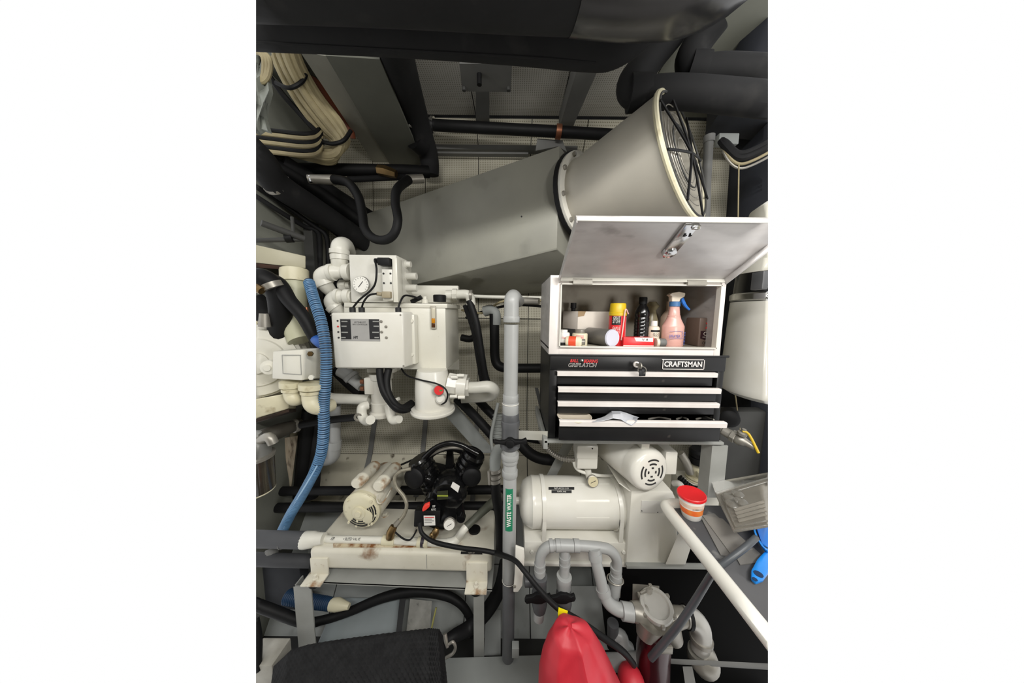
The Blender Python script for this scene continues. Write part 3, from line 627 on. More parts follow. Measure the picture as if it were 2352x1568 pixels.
# red carton
q0 = P(1432,785,1.075); q1 = P(1502,785,1.075); hz = P(1470,775,1.075).z-zs
o = thing('carton','flat red carton with white print at the front edge','carton')
part(o,'box',MB().span((q0.x,1.075,zs),(q1.x,1.13,zs+hz),.001),red_p); part(o,'print',MB().prism([V(q0.x+.042,1.0744,zs+hz),V(q0.x+.05,1.0744,zs+hz*.62),V(q1.x-.004,1.0744,zs+hz*.58),V(q1.x-.004,1.0744,zs+hz)],(0,.001,0)),paperw)
part(o,'stripe',MB().span((q0.x,1.0742,zs+hz*.12),(q1.x,1.0748,zs+hz*.2)),paperw)
text(o,'lettering','V 8',inkb,V(q0.x+.085,1.0738,zs+hz*.8),(1,0,0),(0,0,1),.008,.024)
q = V(P(1505,785,1.09).x,1.09,zs+.019); o = thing('sealant_tube','white tube with grey cap lying beside the red carton','tube')
part(o,'tube',MB().cyl(q,q+V(.012,0,0),.0185,None,20,.002),ivory); part(o,'cap',MB().cyl(q+V(.012,0,0),q+V(.04,0,0),.0175,.016,20,.002),midg)
# small white bottle with yellow label
Y = 1.14; q = at(1499,Y); H = hpx(735,Y)
o = thing('small_bottle','small white bottle with yellow-based label and white cap','bottle')
part(o,'bottle',MB().lathe(q,(0,0,1),[(0,.021),(.003,.023),(H*.70,.023),(H*.76,.019),(H*.78,.012)],24),ivory); part(o,'cap',MB().lathe(q+V(0,0,H*.78),(0,0,1),[(0,.014),(H*.2,.0125)],20),paperw)
part(o,'label_band',arc_patch(q,.0236,H*.55,H*.63,-.9,.9),inkb); part(o,'label_base',arc_patch(q,.0236,.01,H*.3,-.9,.9),yel)
pp, xd = face(q,.0245,0,H*.45); text(o,'lettering','BLUE\nMAX',inkb,pp,xd,(0,0,1),.014,.026)
# translucent sprayer behind
q = at(1493,1.28); solo('spray_bottle',MB().lathe(q,(0,0,1),[(0,.03),(.10,.03),(.13,.02),(.15,.016),(.17,.03),(.19,.016)],20),M('clear_yellowish_plastic','a89f80',None,.3),'pale clear bottle half hidden behind the black bottle','bottle')
# pink sprayer
Y = 1.12; q = at(1543,Y); H = hpx(668,Y); r_ = m(24,Y)
o = thing('spray_bottle','pink spray bottle with ivory head and blue trigger','bottle')
bd = part(o,'bottle',MB().lathe(q,(0,0,1),[(0,r_*.92),(.004,r_*.98),(H*.36,r_),(H*.38,r_*.98),(H*.50,r_*.66),(H*.55,r_*.58),(H*.56,r_*.6),(H*.57,r_*.54),(H*.72,r_*.44),(H*.74,r_*.44)],32,.8),pink)
part(o,'collar',MB().lathe(q+V(0,0,H*.73),(0,0,1),[(0,r_*.47),(H*.085,r_*.46)],28),M('slate_blue_plastic','3f6c9c',None,.4))
hz = q.z+H*.815
hp = [(-.6,0),(.35,0),(.45,.3),(.95,.55),(1.0,.85),(.95,.95),(.2,1.05),(-.6,.95),(-.95,.72),(-.65,.55)]
part(o,'spray_head',MB().prism([V(q.x+a_*r_*.75,Y-.013,hz+b_*H*.165) for a_,b_ in hp],(0,.026,0),.004),ivory,'ivory trigger head')
part(o,'trigger',MB().tube([V(q.x+r_*.62,Y,hz+H*.07),V(q.x+r_*.82,Y,hz-H*.02),V(q.x+r_*1.1,Y,hz-H*.09),V(q.x+r_*1.42,Y,hz-H*.14)],[.007,.0075,.006,.004],8,4),M('trigger_blue','2f6fc4',None,.4),'blue trigger')
pp = q+V(-.012,-r_*.8-.001,H*.20); text(bd,'lettering','SPRAYER',inku,pp,(1,.0,0),(0,0,1),.012,.046)
bl = V(q.x-.012,Y-r_*.8-.0015,q.z); mb = MB()
for z0_,z1_ in ((.285,.29),(.155,.16)): mb.span(bl+V(-.022,-.0004,H*z0_),bl+V(.030,.0004,H*z1_))
mb.span(bl+V(.029,-.0004,H*.155),bl+V(.030,.0004,H*.29))
for i in range(9): mb.span(bl+V(.036,-.0004,H*(.05+i*.027)),bl+V(.042,.0004,H*(.057+i*.027)))
part(bd,'print_lines',mb,inku)
q = at(1532,1.24); solo('oil_bottle',MB().lathe(q,(0,0,1),[(0,.034),(.12,.034),(.14,.022),(.15,.014),(.19,.014)],20),M('pale_bottle_plastic','c4ab98',None,.45),'pale bottle hidden behind the pink spray bottle','bottle')
# oil jug at the right
Y = 1.12; q = at(1618,Y); o = thing('oil_bottle','brown-grey oil bottle with dark label in the right corner','bottle')
bb = part(o,'bottle',MB().span((q.x-.028,Y,zs),(q.x+.026,Y+.09,zs+hpx(728,Y)),.006),M('taupe_plastic','6e5c52','64534a',.5))
part(bb,'label_panel',MB().prism([V(q.x-.020,Y-.0006,zs+.066),V(q.x+.020,Y-.0006,zs+.066),V(q.x+.020,Y-.0006,zs+.034),V(q.x,Y-.0006,zs+.028),V(q.x-.020,Y-.0006,zs+.034)],(0,.001,0)),M('maroon_label','2c1218',None,.4))
part(bb,'emblem',MB().torus(V(q.x,Y-.001,zs+.054),(0,1,0),.007,.0012,16,5),card); text(bb,'lettering','10-30',card,V(q.x,Y-.0008,zs+.040),(1,0,0),(0,0,1),.005,.022); text(bb,'lettering','OIL',inkb,V(q.x,Y-.0008,zs+.016),(1,0,0),(0,0,1),.012,.022); text(bb,'lettering','X',inkr,V(q.x+.008,Y-.0008,zs+.088),(1,0,0),(0,0,1),.024,.024,off=.05)
# ---------------------------------------------------------------- white drum and ball valve at the right
o = thing('filter_drum','tall white drum with black band and chrome ring at the right edge','drum')
Yd = 1.28; dc = P(1810,780,Yd); r0 = m(122,Yd)*.98
def dz(py): return P(1740,py,Yd-.1).z
part(o,'lower_drum',MB().lathe(V(dc.x,Yd,dz(925)),(0,0,1),[(0,r0*.86),(.02,r0*.99),(.035,r0),(.05,r0*.985),(dz(690)-dz(925),r0*.93)],48),gwhite)
part(o,'chrome_ring',MB().lathe(V(dc.x,Yd,dz(688)),(0,0,1),[(0,r0*.92),(.006,r0*.95),(dz(668)-dz(688)-.006,r0*.95),(dz(668)-dz(688),r0*.92)],48),chrome)
part(o,'black_band',MB().lathe(V(dc.x,Yd,dz(668)),(0,0,1),[(0,r0*.90),(dz(618)-dz(668),r0*.88)],48),gblk)
part(o,'pale_band',MB().lathe(V(dc.x,Yd,dz(618)),(0,0,1),[(0,r0*.91),(dz(588)-dz(618),r0*.89)],48),hpuw)
part(o,'dome',MB().lathe(V(dc.x,Yd,dz(588)),(0,0,1),[(0,r0*.80),(dz(480)-dz(588),r0*.80),(dz(450)-dz(588),r0*.76),(dz(432)-dz(588),r0*.60),(dz(425)-dz(588),r0*.2)],48),hpuw)
part(o,'band_buckle',bxp(1752,622,1766,664,Yd-.27,Yd-.22,.003),dpvc)
o = thing('ball_valve','brass-steel ball valve with yellow lever right of the chest','valve')
part(o,'body',MB().tube([P(1660,988,1.2),P(1682,1000,1.17),P(1700,1010,1.14),P(1716,1018,1.12),P(1733,1028,1.10)],[.020,.022,.026,.016,.012],14,3),steel)
part(o,'bonnet',MB().lathe(P(1703,998,1.13),(0.1,-.3,1),[(0,.018),(.012,.018),(.016,.010),(.03,.008)],14),steel)
part(o,'lever',MB().tube([P(1705,990,1.12),P(1720,997,1.11),P(1742,1040,1.08)],[.004,.005,.0055],8,4),yel,'yellow lever')
part(o,'supply_pipe',MB().tube([P(1662,989,1.198),P(1640,965,1.5),P(1628,952,1.93)],.018,12,1),steel)
part(o,'hex_nut',MB().hexnut(P(1680,999,1.17),P(1716,1018,1.12)-P(1680,999,1.17),.028,.02),steel)
solo('dark_hole_piece',MB().lathe(P(1672,955,1.4),(-.6,-1,0),[(0,.05),(.05,.045),(.06,.03)],20),rub,'added black boot behind the ball valve','stopper')  # added black piece standing in for a dark round hole
solo('sump_box',bxp(1650,945,1800,1130,1.42,1.5,.01),dkg,'dark grey box below the white drum','box')
# ================================================================ WHITE COMPRESSOR BELOW THE CHEST
o = thing('air_compressor','white horizontal-tank compressor with motor under the tool chest','compressor')
Yc = 1.241; zc = .575; r_ = .115
xl = P(1193,1150,Yc-.06).x; d_ = V(1,0,0)
tk = part(o,'tank',MB().lathe(V(xl,Yc,zc),d_,[(0,.02),(.006,.06),(.02,.092),(.04,.106),(.058,r_*.985),(.06,r_*1.01),(.075,r_*1.01),(.077,r_),(.50,r_),(.52,r_*.9)],48),gwhite)
part(tk,'tank_stub',MB().lathe(V(xl-.02,Yc,zc),d_,[(0,.018),(.024,.018)],12),gwhite)
for px in (1252,1432):
    x = P(px,1150,Yc-.12).x
    part(o,'strap',MB().lathe(V(x-.009,Yc,zc),d_,[(0,r_+.006),(.018,r_+.006)],40).span((x-.009,Yc-.12,zc-r_-.03),(x+.009,Yc-.112,zc)),gwhite)
zb1 = zc-r_+.004; zb0 = .366
bx0_, bx1_ = P(1205,1240,1.12).x, P(1545,1240,1.12).x
bp = part(o,'base',MB().span((bx0_,1.12,zb0),(bx1_,1.42,zb1),.004),gwhite)
part(bp,'base_lip',MB().span((bx0_-.004,1.108,zb0-.012),(bx1_,1.125,zb0+.004),.003),gwhite)
for px in (1222,1432): part(bp,'bolt',MB().hexnut(P(px,1266,1.119),(0,-1,0),.009,.008),gwhite)
mx0, mx1 = P(1440,1180,1.12).x, P(1545,1180,1.12).x
st = part(o,'motor_stand',MB().prism([V(mx0,1.10,zb0),V(mx1+.02,1.10,zb0),V(mx1+.02,1.10,zb0+.14),V(mx1,1.10,P(1500,1150,1.10).z),V(mx1-.02,1.10,P(1500,1128,1.10).z),V(mx0+.004,1.10,P(1450,1128,1.10).z)],(0,.3,0),.006),gwhite)
sd = MB().hexa([V(mx0-.045,1.12,P(1420,1085,1.2).z),V(mx0-.038,1.12,P(1420,1085,1.2).z),V(mx0+.004,1.10,P(1450,1128,1.1).z),V(mx0-.004,1.10,P(1450,1128,1.1).z),V(mx0-.045,1.38,P(1420,1085,1.2).z),V(mx0-.038,1.38,P(1420,1085,1.2).z),V(mx0+.004,1.38,P(1450,1128,1.1).z),V(mx0-.004,1.38,P(1450,1128,1.1).z)])
part(st,'side_plate',sd,gwhite)
part(st,'data_plate',bxp(1473,1150,1523,1178,1.097,1.1,.001),M('speckled_white_plate','d2d0ca','c8c6c0',.5,dirt='3a3a3a',dlo=.66,dhi=.69,ds=60))
# motor
mc = P(1496,1083,1.06); mr = m(53,1.07); md = V(-.28,1,-.02).normalized()
mt_ = part(o,'motor',MB().lathe(mc,md,[(.03,mr*.96),(.06,mr),(.075,mr*.98),(.08,mr),(.30,mr),(.31,mr*.97),(.34,mr*.7)],44),gwhite)
cap = part(o,'motor_end_cap',MB().lathe(mc-md*.004,md,[(0,mr*.5),(.002,mr*.8),(.010,mr*.93),(.024,mr*.99),(.04,mr*1.0),(.07,mr*1.0)],44),gwhite)
u2,w2,_ = frame(md)
def slot(R, a0, a1, th):
    g = [[mc-md*.0045+(u2*math.cos(a)+w2*math.sin(a))*Rr + md*(.0 if Rr < mr*.52 else (Rr-mr*.5)*.05) for a in [a0+(a1-a0)*i/8 for i in range(9)]] for Rr in (R-th,R+th)]
    return MB().sheet(g,-md*.0016)
for k in range(4):
    a = math.pi/2*k + .1
    part(cap,'vent_slot',slot(mr*.58,a-.52,a+.52,mr*.032),inkb); part(cap,'vent_slot',slot(mr*.39,a-.5,a+.5,mr*.035),inkb); part(cap,'vent_slot',slot(mr*.2,a-.28,a+.28,mr*.035),inkb)
part(o,'lifting_lug',MB().box(mc+md*.05+V(-.005,0,mr+.012),(.035,.05,.04),.004),gwhite)
part(o,'terminal_box',bxp(1528,1038,1556,1090,1.12,1.26,.006),gwhite)
# pressure switch and gauge
ps = part(o,'pressure_switch',bxp(1326,1030,1374,1078,1.20,1.27,.008),gwhite)
part(ps,'switch_lid',bxp(1325,1024,1375,1056,1.195,1.275,.01),gwhite)
part(ps,'screw',MB().ball(P(1361,1030,1.192),.003),inkb)
part(o,'switch_pipe',MB().tube([P(1350,1076,1.23),P(1352,1090,1.23),P(1358,1106,1.22)],.016,12,3),gwhite)
part(o,'copper_line',MB().tube([P(1318,1060,1.24),P(1324,1075,1.23),P(1342,1085,1.23),P(1380,1092,1.25),P(1420,1092,1.28)],.008,10,5),gwhite)
ga = part(o,'gauge',MB().lathe(P(1360,1103,1.20),(0,-1,.25),[(-.01,.018),(0,.027),(.014,.027),(.016,.024)],28),steel)
gp = P(1360,1103,1.20)+V(0,-1,.25).normalized()*.0165
part(ga,'dial',MB().lathe(gp,(0,-1,.25),[(0,.0235),(.0006,.0235)],28),M('aged_dial','c9bf9e',None,.5)); part(ga,'needle',MB().box(gp+V(0,-.002,0),(.026,.001,.002),rot=Matrix.Rotation(-.5,3,'Y')),inkb)
part(o,'conduit',tp([(1235,1000,1.45),(1262,1035,1.34),(1290,1052,1.28),(1322,1056,1.25)],6,10,6,ribs=(.012,.0018)),steel)
# labels
def onTank(px, py): 
    p = P(px,py,Yc-r_*.9); return p
def tanklabel(px0,px1,py0,py1,mt,bump=.0012):
    g = []
    for py in (py0,(py0+py1)/2,py1):
        row = []
        for px in (px0,px1):
            d = ray(px,py); t0 = .5; 
            # meet the tank surface
            A = d.y**2+d.z**2; B = 2*(d.y*(CAM.y-Yc)+d.z*(CAM.z-zc)); C = (CAM.y-Yc)**2+(CAM.z-zc)**2-(r_+bump)**2
            t_ = (-B-math.sqrt(max(B*B-4*A*C,0)))/(2*A); row.append(CAM+d*t_)
        g.append(row)
    return MB().sheet(g,(0,.0008,-.0004)), g
lb,g = tanklabel(1260,1319,1118,1124.5,inkb); part(tk,'label_strip',lb,inkb); 
c_ = (g[1][0]+g[1][1])/2; nrm = (g[0][0]-g[2][0]); text(tk,'lettering','REPLACES 1319',paperw,c_+V(0,-.001,.0006),(1,0,0),nrm,m(4,1.15),m(36,1.15),ext=.0012)
lb,g = tanklabel(1267,1313,1125.5,1132,inkb); part(tk,'label_strip',lb,inkb)
c_ = (g[1][0]+g[1][1])/2; text(tk,'lettering','NAPA A46',paperw,c_+V(0,-.001,.0006),(1,0,0),nrm,m(4,1.15),m(22,1.15),ext=.0012)
lb,g = tanklabel(1324,1400,1110,1190,white); part(tk,'data_plate',lb,gwhite)
# small pump with black air filter
o = thing('small_pump','cream piston pump with black air filter behind the white motor','pump')
pc = P(1598,1125,1.32)
part(o,'cylinder',MB().lathe(pc,(.05,0,1),[(0,.05),(.01,.055)]+[k for i in range(6) for k in ((.012+i*.012,.056),(.018+i*.012,.056),(.0185+i*.012,.045),(.0235+i*.012,.045))]+[(.09,.05)],28),cream)
part(o,'head',MB().lathe(pc+V(.004,0,.09),(.05,0,1),[(0,.052),(.012,.058),(.05,.058),(.055,.05)],12),cream)
for i in range(6): part(o,'head_fin',MB().box(pc+V(-.035+i*.015,-.055,.118),(.006,.02,.03),.001),cream)
fc = P(1607,1062,1.30)
part(o,'filter_body',MB().lathe(fc,(0,0,1),[(0,.048),(.03,.05),(.034,.044),(.038,.05),(.06,.052),(.072,.044)],28),rub); part(o,'filter_inlet',MB().lathe(fc+V(-.005,-.05,.05),(0,-1,0),[(0,.012),(.008,.012)],14),inkb)
part(o,'intake_elbow',MB().tube([P(1562,1040,1.3),P(1575,1060,1.29),P(1585,1085,1.29)],.02,12,4),steel)
part(o,'cooling_coil',MB().tube([P(1560,1095,1.26),P(1590,1120,1.24),P(1620,1122,1.26)],.012,10,5,ribs=(.012,.003)),rub)
part(o,'outlet_hose',MB().tube([P(1548,1110,1.2),P(1562,1112,1.17),P(1568,1128,1.16),P(1566,1145,1.16)],.014,10,5),M('pale_hose','b7b4ae',None,.5))
solo('pump_plinth',bxp(1590,1130,1652,1182,1.22,1.4,.004),white,'white plinth under the small cream pump','plinth')
# ================================================================ BENCH AT THE RIGHT
zbn = .745
def B_(px,py,dz=0): return PZ(px,py,zbn+dz)
e1 = B_(1538,1172); e2 = V(e1.x,.40,zbn)
o = thing('workbench','dark-topped workbench with rounded white front edge at right','bench')
part(o,'top',MB().prism([V(e1.x,.40,zbn-.03),V(1.35,.40,zbn-.03),V(1.35,e1.y+.03,zbn-.03),V(e1.x,e1.y+.03,zbn-.03)],(0,0,.03)),bench_t)
part(o,'edge_rail',MB().tube([V(e1.x+.06,e1.y+.035,zbn),V(e1.x+.012,e1.y+.03,zbn),V(e1.x-.004,e1.y,zbn),V(e1.x-.004,.8,zbn),V(e1.x-.004,.40,zbn)],.021,16,5),gwhite,'rounded white edge rail')
part(o,'leg',MB().hexa([P(1528,1296,1.06),P(1574,1296,1.06),P(1600,1215,1.0),P(1562,1215,1.0),P(1528,1296,1.1),P(1574,1296,1.1),P(1600,1215,1.05),P(1562,1215,1.05)],.003),white)
part(o,'foot_rail',MB().span((P(1440,1300,1.08).x,1.08,P(1440,1300,1.08).z-.012),(1.2,1.10,P(1440,1300,1.08).z)),alup)
mz = zbn+.004
o = solo('rubber_mat',MB().prism([PZ(px,py,zbn+.001) for px,py in [(1608,1186),(1640,1180),(1752,1278),(1748,1292),(1700,1298),(1690,1280),(1655,1275)]],(0,0,.003)),matg,'grey rubber mat lying folded on the bench','mat')
solo('rubber_mat',MB().prism([PZ(px,py,zbn+.0045) for px,py in [(1612,1183),(1660,1192),(1730,1262),(1680,1275)]],(0,0,.002)),M('taupe_rubber_mat','7f7c76','74716c',.8,0,8,.15,60),'smaller mat on top of the grey mat','mat')
# tub
q = PZ(1588,1184,zbn+.001); o = thing('plastic_tub','white tub of putty with red lid on the bench corner','tub')
part(o,'tub',MB().lathe(q,(-.08,0,1),[(0,.030),(.003,.032),(.082,.043),(.084,.042)],32),M('tub_white','dcd8d2',None,.4)); part(o,'lid',MB().lathe(q+V(-.0065,0,.082),(-.08,0,1),[(0,.047),(.008,.047),(.010,.045),(.0085,.040),(.0085,0)],32),red_p,'red lid')
part(o,'label_band',MB().lathe(q+V(-.002,0,.024),(-.08,0,1),[(0,.0358),(.022,.0386)],32),M('orange_label','dd5426','e08a3a',.5,0,30)); part(o,'upper_label',MB().lathe(q+V(-.004,0,.052),(-.08,0,1),[(0,.0394),(.016,.0415)],32),M('peach_label','dcb8a0','e4d6c8',.5,0,40))
text(o,'lettering','PLUMBERS PUTTY',inkb,q+V(-.006,-.0425,.056),(1,0,0),(-.05,-.1,1),.006,.045)
# blister tray
o = thing('blister_tray','clear plastic blister tray leaning on the bench','tray')
T0 = [P(1645,1135,1.0),P(1770,1098,.98),P(1790,1205,.72),P(1688,1222,.80)]
def tq(u,v,dz=0):
    a_ = T0[0].lerp(T0[1],u); b_ = T0[3].lerp(T0[2],u); n0 = (T0[1]-T0[0]).cross(T0[3]-T0[0]).normalized()
    if n0.z < 0: n0 = -n0
    return a_.lerp(b_,v)+n0*dz
part(o,'sheet',MB().sheet([[tq(u/4,v/4) for u in range(5)] for v in range(5)],(0,0,-.002)),tray_in)
part(o,'rim',MB().tube([tq(0,0,.003),tq(1,0,.003),tq(1,1,.003),tq(0,1,.003),tq(0,0,.003)],.004,8,1).tube([tq(.08,.1,.003),tq(.95,.1,.003),tq(.95,.92,.003),tq(.08,.92,.003),tq(.08,.1,.003)],.003,8,1),clearp)
for u,v in ((.2,.22),(.38,.2),(.2,.4),(.4,.42)):
    part(o,'blister',MB().ball(tq(u,v,.002),.020,.026,.012,14,8),clearp)
for i in range(4): part(o,'ridge',MB().tube([tq(.2,.56+i*.085,.003),tq(.8,.54+i*.085,.003)],.006,8,1),tray_in)
part(o,'back_flap',MB().sheet([[P(1635,1108,1.04),P(1780,1082,1.02)],[T0[0],T0[1]]],(0,.002,0)),clearp)
# blue dustpan
o = thing('dustpan','bright blue plastic dustpan at the right edge of the bench','dustpan')
zz = zbn+.005
rim = [(1765,1160),(1745,1170),(1733,1190),(1730,1215),(1738,1240),(1752,1262),(1768,1275)]
part(o,'rim_wall',MB().sheet([[PZ(px,py,zz) for px,py in rim],[PZ(px-2,py-8,zz+.035)+V(0,0,0) for px,py in rim]],(.006,0,0)),blue_p)
part(o,'pan',MB().prism([PZ(px,py,zz) for px,py in [(1765,1162),(1742,1185),(1738,1215),(1750,1250),(1800,1280),(1840,1200)]],(0,0,.004)),M('deep_blue_plastic','1668b8',None,.35))
hd = [PZ(px,py,zz) for px,py in [(1766,1262),(1738,1292),(1724,1318),(1724,1334),(1736,1344),(1752,1338),(1772,1310)]]
part(o,'handle',MB().prism(hd,(0,0,.014),.004),blue_p); part(o,'hang_hole',MB().lathe(PZ(1742,1318,zz+.0142),(0,0,1),[(0,.011),(.0008,.011)],20).lathe(PZ(1734,1330,zz+.0142),(0,0,1),[(0,.006),(.0008,.006)],16),M('hole_navy','0c2c50',None,.7))
solo('steel_scraper',MB().prism([PZ(px,py,zbn+.02) for px,py in [(1722,1164),(1732,1168),(1737,1200),(1730,1190)]],(0,0,.002)),inkb,'small dark blade beside the blue dustpan','blade')
# grey hose over the bench edge
solo('rubber_hose',tp([(1737,1234,.76),(1712,1256,.74),(1672,1286,.73),(1640,1312,.74),(1615,1350,.78),(1590,1390,.80),(1555,1440,.82),(1520,1482,.84),(1495,1510,.86)],[7,7.5,8,8,8.5,9,9,9,9],14,7),M('dark_grey_hose','4e5256','44474b',.4,0,6),'dark grey hose hooked over the white bench edge','hose')
o = thing('black_cable','black cable with yellow tape trailing from pipe to strainer','cable')
part(o,'cable',tp([(1140,1270,1.08),(1180,1285,.98),(1205,1312,.93),(1240,1355,.90),(1280,1395,.88),(1330,1425,.86),(1380,1460,.85),(1430,1495,.86),(1455,1525,.9)],[6,6,6,6.5,7,7.5,8,8,8],12,7),rub)
part(o,'tape_flag',MB().sheet([[P(1283,1394,.872),P(1304,1402,.865)],[P(1281,1408,.868),P(1302,1412,.862)],[P(1283,1424,.872),P(1300,1424,.868)]],(0,-.002,0)),yelt,'yellow tape flag')
# ================================================================ GREY PVC MANIFOLD
Ym = 1.0
def ring(o,pts,rp,name='coupling',mt=pvc): part(o,name,tp(pts,rp,20,1),mt)
o = thing('pvc_manifold','grey PVC pipe manifold with three drop legs before the white compressor','pipework')
part(o,'header_pipe',tp([(1240,1345,Ym),(1239,1310,Ym),(1242,1276,Ym),(1256,1257,Ym),(1280,1252,Ym),(1330,1253,Ym),(1380,1257,Ym),(1402,1264,Ym),(1416,1284,Ym),(1416,1315,Ym),(1414,1330,Ym)],[12.5]*11,20,6),pvc)
for a in ([(1262,1252.5,Ym),(1270,1252,Ym)],[(1276,1252,Ym),(1286,1252,Ym)],[(1317,1252,Ym),(1330,1253,Ym)]): ring(o,a,15)
ring(o,[(1286,1252,Ym),(1316,1253,Ym)],14.6,'tee')
part(o,'drop_leg',tp([(1297,1256,Ym),(1297,1290,Ym),(1296,1330,Ym)],12.5,20,1),pvc)
for a in ([(1240,1293,Ym),(1240,1299,Ym)],[(1297,1276,Ym),(1297,1284,Ym)],[(1297,1292,Ym),(1297,1297,Ym)],[(1240,1306,Ym),(1240,1316,Ym)],[(1415,1300,Ym),(1415,1308,Ym)],[(1415,1318,Ym),(1414,1330,Ym)]): ring(o,a,14.5)
for px in (1240,1296):
    u_n = part(o,'union',tp([(px,1322,Ym-.005),(px-1,1332,Ym-.005),(px-1,1336,Ym-.005),(px-1,1348,Ym-.005),(px-1,1352,Ym-.005)],[19,19.5,17.5,18.5,16],20,1),dpvc if px == 1240 else pvc)
    part(o,'valve_body',tp([(px-1,1350,Ym),(px-1,1362,Ym),(px-1,1385,Ym),(px-1,1400,Ym)],[16,20,20,16],20,1),dpvc)
    vh = MB()
    hp_ = [(-44,4),(-40,-4),(-22,-6),(-10,-12),(8,-12),(20,-6),(30,-10),(34,-2),(30,4),(16,6),(6,10),(-10,10),(-24,8),(-38,10)]
    part(o,'valve_handle',vh.prism([P(px+a_*.8,1378+b_,Ym-.045) for a_,b_ in hp_],(0,.016,0),.003),rub,'black valve handle')
part(o,'drop_leg',tp([(1239,1395,Ym),(1238,1420,Ym)],[12,12],18,1),pvc); ring(o,[(1238,1404,Ym),(1237,1420,Ym)],13.5)
part(o,'drop_leg',tp([(1296,1395,Ym),(1296,1430,Ym),(1300,1500,Ym)],[12,12,12],18,1),dpvc)
part(o,'hose_leg',tp([(1414,1328,Ym),(1411,1350,Ym),(1408,1375,Ym)],[16,15,14],18,1),pvc)
part(o,'hose_clamp',MB().torus(P(1413,1330,Ym),(0,.2,1),.031,.003,24,6),steel)
part(o,'clamp_screw',tp([(1424,1335,Ym-.01),(1422,1370,Ym-.01)],3,8,1),steel)
part(o,'branch_pipe',tp([(1364,1258,Ym-.01),(1368,1285,Ym-.02),(1377,1320,Ym-.03),(1387,1360,Ym-.04),(1398,1384,Ym-.05),(1418,1398,Ym-.055),(1445,1404,Ym-.06)],[16,14,14,14.5,15,15.5,16],20,6),pvc)
ring(o,[(1366,1268,Ym-.012),(1368,1284,Ym-.018)],17); ring(o,[(1384,1350,Ym-.035),(1388,1364,Ym-.04)],17.5)
ring(o,[(1428,1402,Ym-.06),(1452,1406,Ym-.062)],20)
# strainer
o = thing('sea_strainer','grey metal sea strainer with round lid and dark red bowl','strainer')
Ys = .95; sc = P(1507,1392,Ys)
tilt = V(-.12,-.30,.95).normalized()
part(o,'body',MB().lathe(sc-tilt*.11,tilt,[(0,.040),(.02,.056),(.06,.058),(.095,.056),(.105,.058)],36),steel)
ld = part(o,'lid',MB().lathe(sc-tilt*.004,tilt,[(0,.060),(.010,.062),(.018,.058),(.019,.047),(.010,.043),(.008,.0)],40),M('cast_grey_metal','c6c4be','b4b2ac',.35,.35,12,.1,50))
for i in range(6):
    a = i*math.pi/3+.4; uu,ww,_ = frame(tilt); part(ld,'lid_lug',MB().box(sc+(uu*math.cos(a)+ww*math.sin(a))*.062+tilt*.006,(.014,.014,.016),.003),steel)
part(o,'inlet',MB().tube([P(1452,1404,Ys),P(1475,1408,Ys),P(1500,1424,Ys)],[.032,.038,.042],20,3),steel); part(o,'outlet',MB().tube([P(1520,1428,Ys),P(1550,1418,Ys),P(1572,1415,Ys)],[.042,.038,.032],20,3),steel)
part(o,'skirt',MB().tube([P(1490,1430,Ys-.02),P(1480,1462,Ys-.03)],[.05,.03],20,1).tube([P(1530,1428,Ys-.02),P(1552,1470,Ys-.03)],[.05,.028],20,1),steel)
part(o,'bracket_plate',MB().hexa([P(1452,1400,Ys+.06),P(1515,1400,Ys+.06),P(1514,1345,Ys+.06),P(1453,1340,Ys+.06),P(1452,1400,Ys+.068),P(1515,1400,Ys+.068),P(1514,1345,Ys+.068),P(1453,1340,Ys+.068)],.002),steel)
part(o,'clamp_bolt',MB().tube([P(1472,1362,Ys+.03),P(1498,1350,Ys+.03)],.006,8,1).hexnut(P(1488,1354,Ys+.03),(.5,-1,.3),.012,.014),steel)
part(o,'bowl',MB().tube([P(1505,1440,Ys-.005),P(1500,1490,Ys-.005),P(1498,1600,Ys-.02)],[.062,.062,.06],30,1),redd,'dark red bowl')
part(o,'bowl_bracket',bxp(1516,1487,1546,1503,Ys-.07,Ys-.06,.002),steel)
o = thing('metal_elbow','grey metal elbow with flange dropping right of the strainer','pipe fitting')
part(o,'elbow',MB().tube([P(1572,1416,Ys),P(1592,1420,Ys),P(1608,1440,Ys),P(1610,1470,Ys),P(1606,1490,Ys)],[.035,.037,.037,.036,.034],22,5),M('worn_grey_metal','b9b7b1','a3a19b',.35,.35,10,.1,50,dirt='3c3633',dlo=.68,dhi=.72,ds=9))
part(o,'joint_ring',MB().tube([P(1575,1416,Ys),P(1582,1417,Ys)],.040,22,1),rub)
part(o,'lower_flange',MB().tube([P(1604,1490,Ys),P(1612,1508,Ys),P(1622,1525,Ys)],[.038,.055,.05],22,3),steel)
part(o,'band',MB().tube([P(1611,1462,Ys),P(1610,1470,Ys)],.041,22,1),steel)
o = thing('bilge_elbow','small grey pipe fitting between the red bag and the strainer','pipe fitting')
part(o,'fitting',MB().tube([P(1408,1430,1.05),P(1408,1460,1.05)],.024,18,1),dpvc); part(o,'elbow',MB().tube([P(1445,1490,1.03),P(1432,1478,1.03),P(1428,1462,1.04),P(1412,1456,1.05)],.026,18,5),pvc)
solo('drain_pipe',tp([(1395,1520,1.0),(1440,1520,.98),(1480,1515,.96)],[18,18,18],18,1),pvc,'short grey pipe level behind the red bag','pipe')
solo('flat_bar',MB().hexa([P(1540,1524,.92),P(1800,1540,.88),P(1800,1525,.88),P(1540,1512,.92),P(1540,1524,.93),P(1800,1540,.90),P(1800,1525,.90),P(1540,1512,.93)]),midg,'grey flat bar across the bottom right corner','bar')
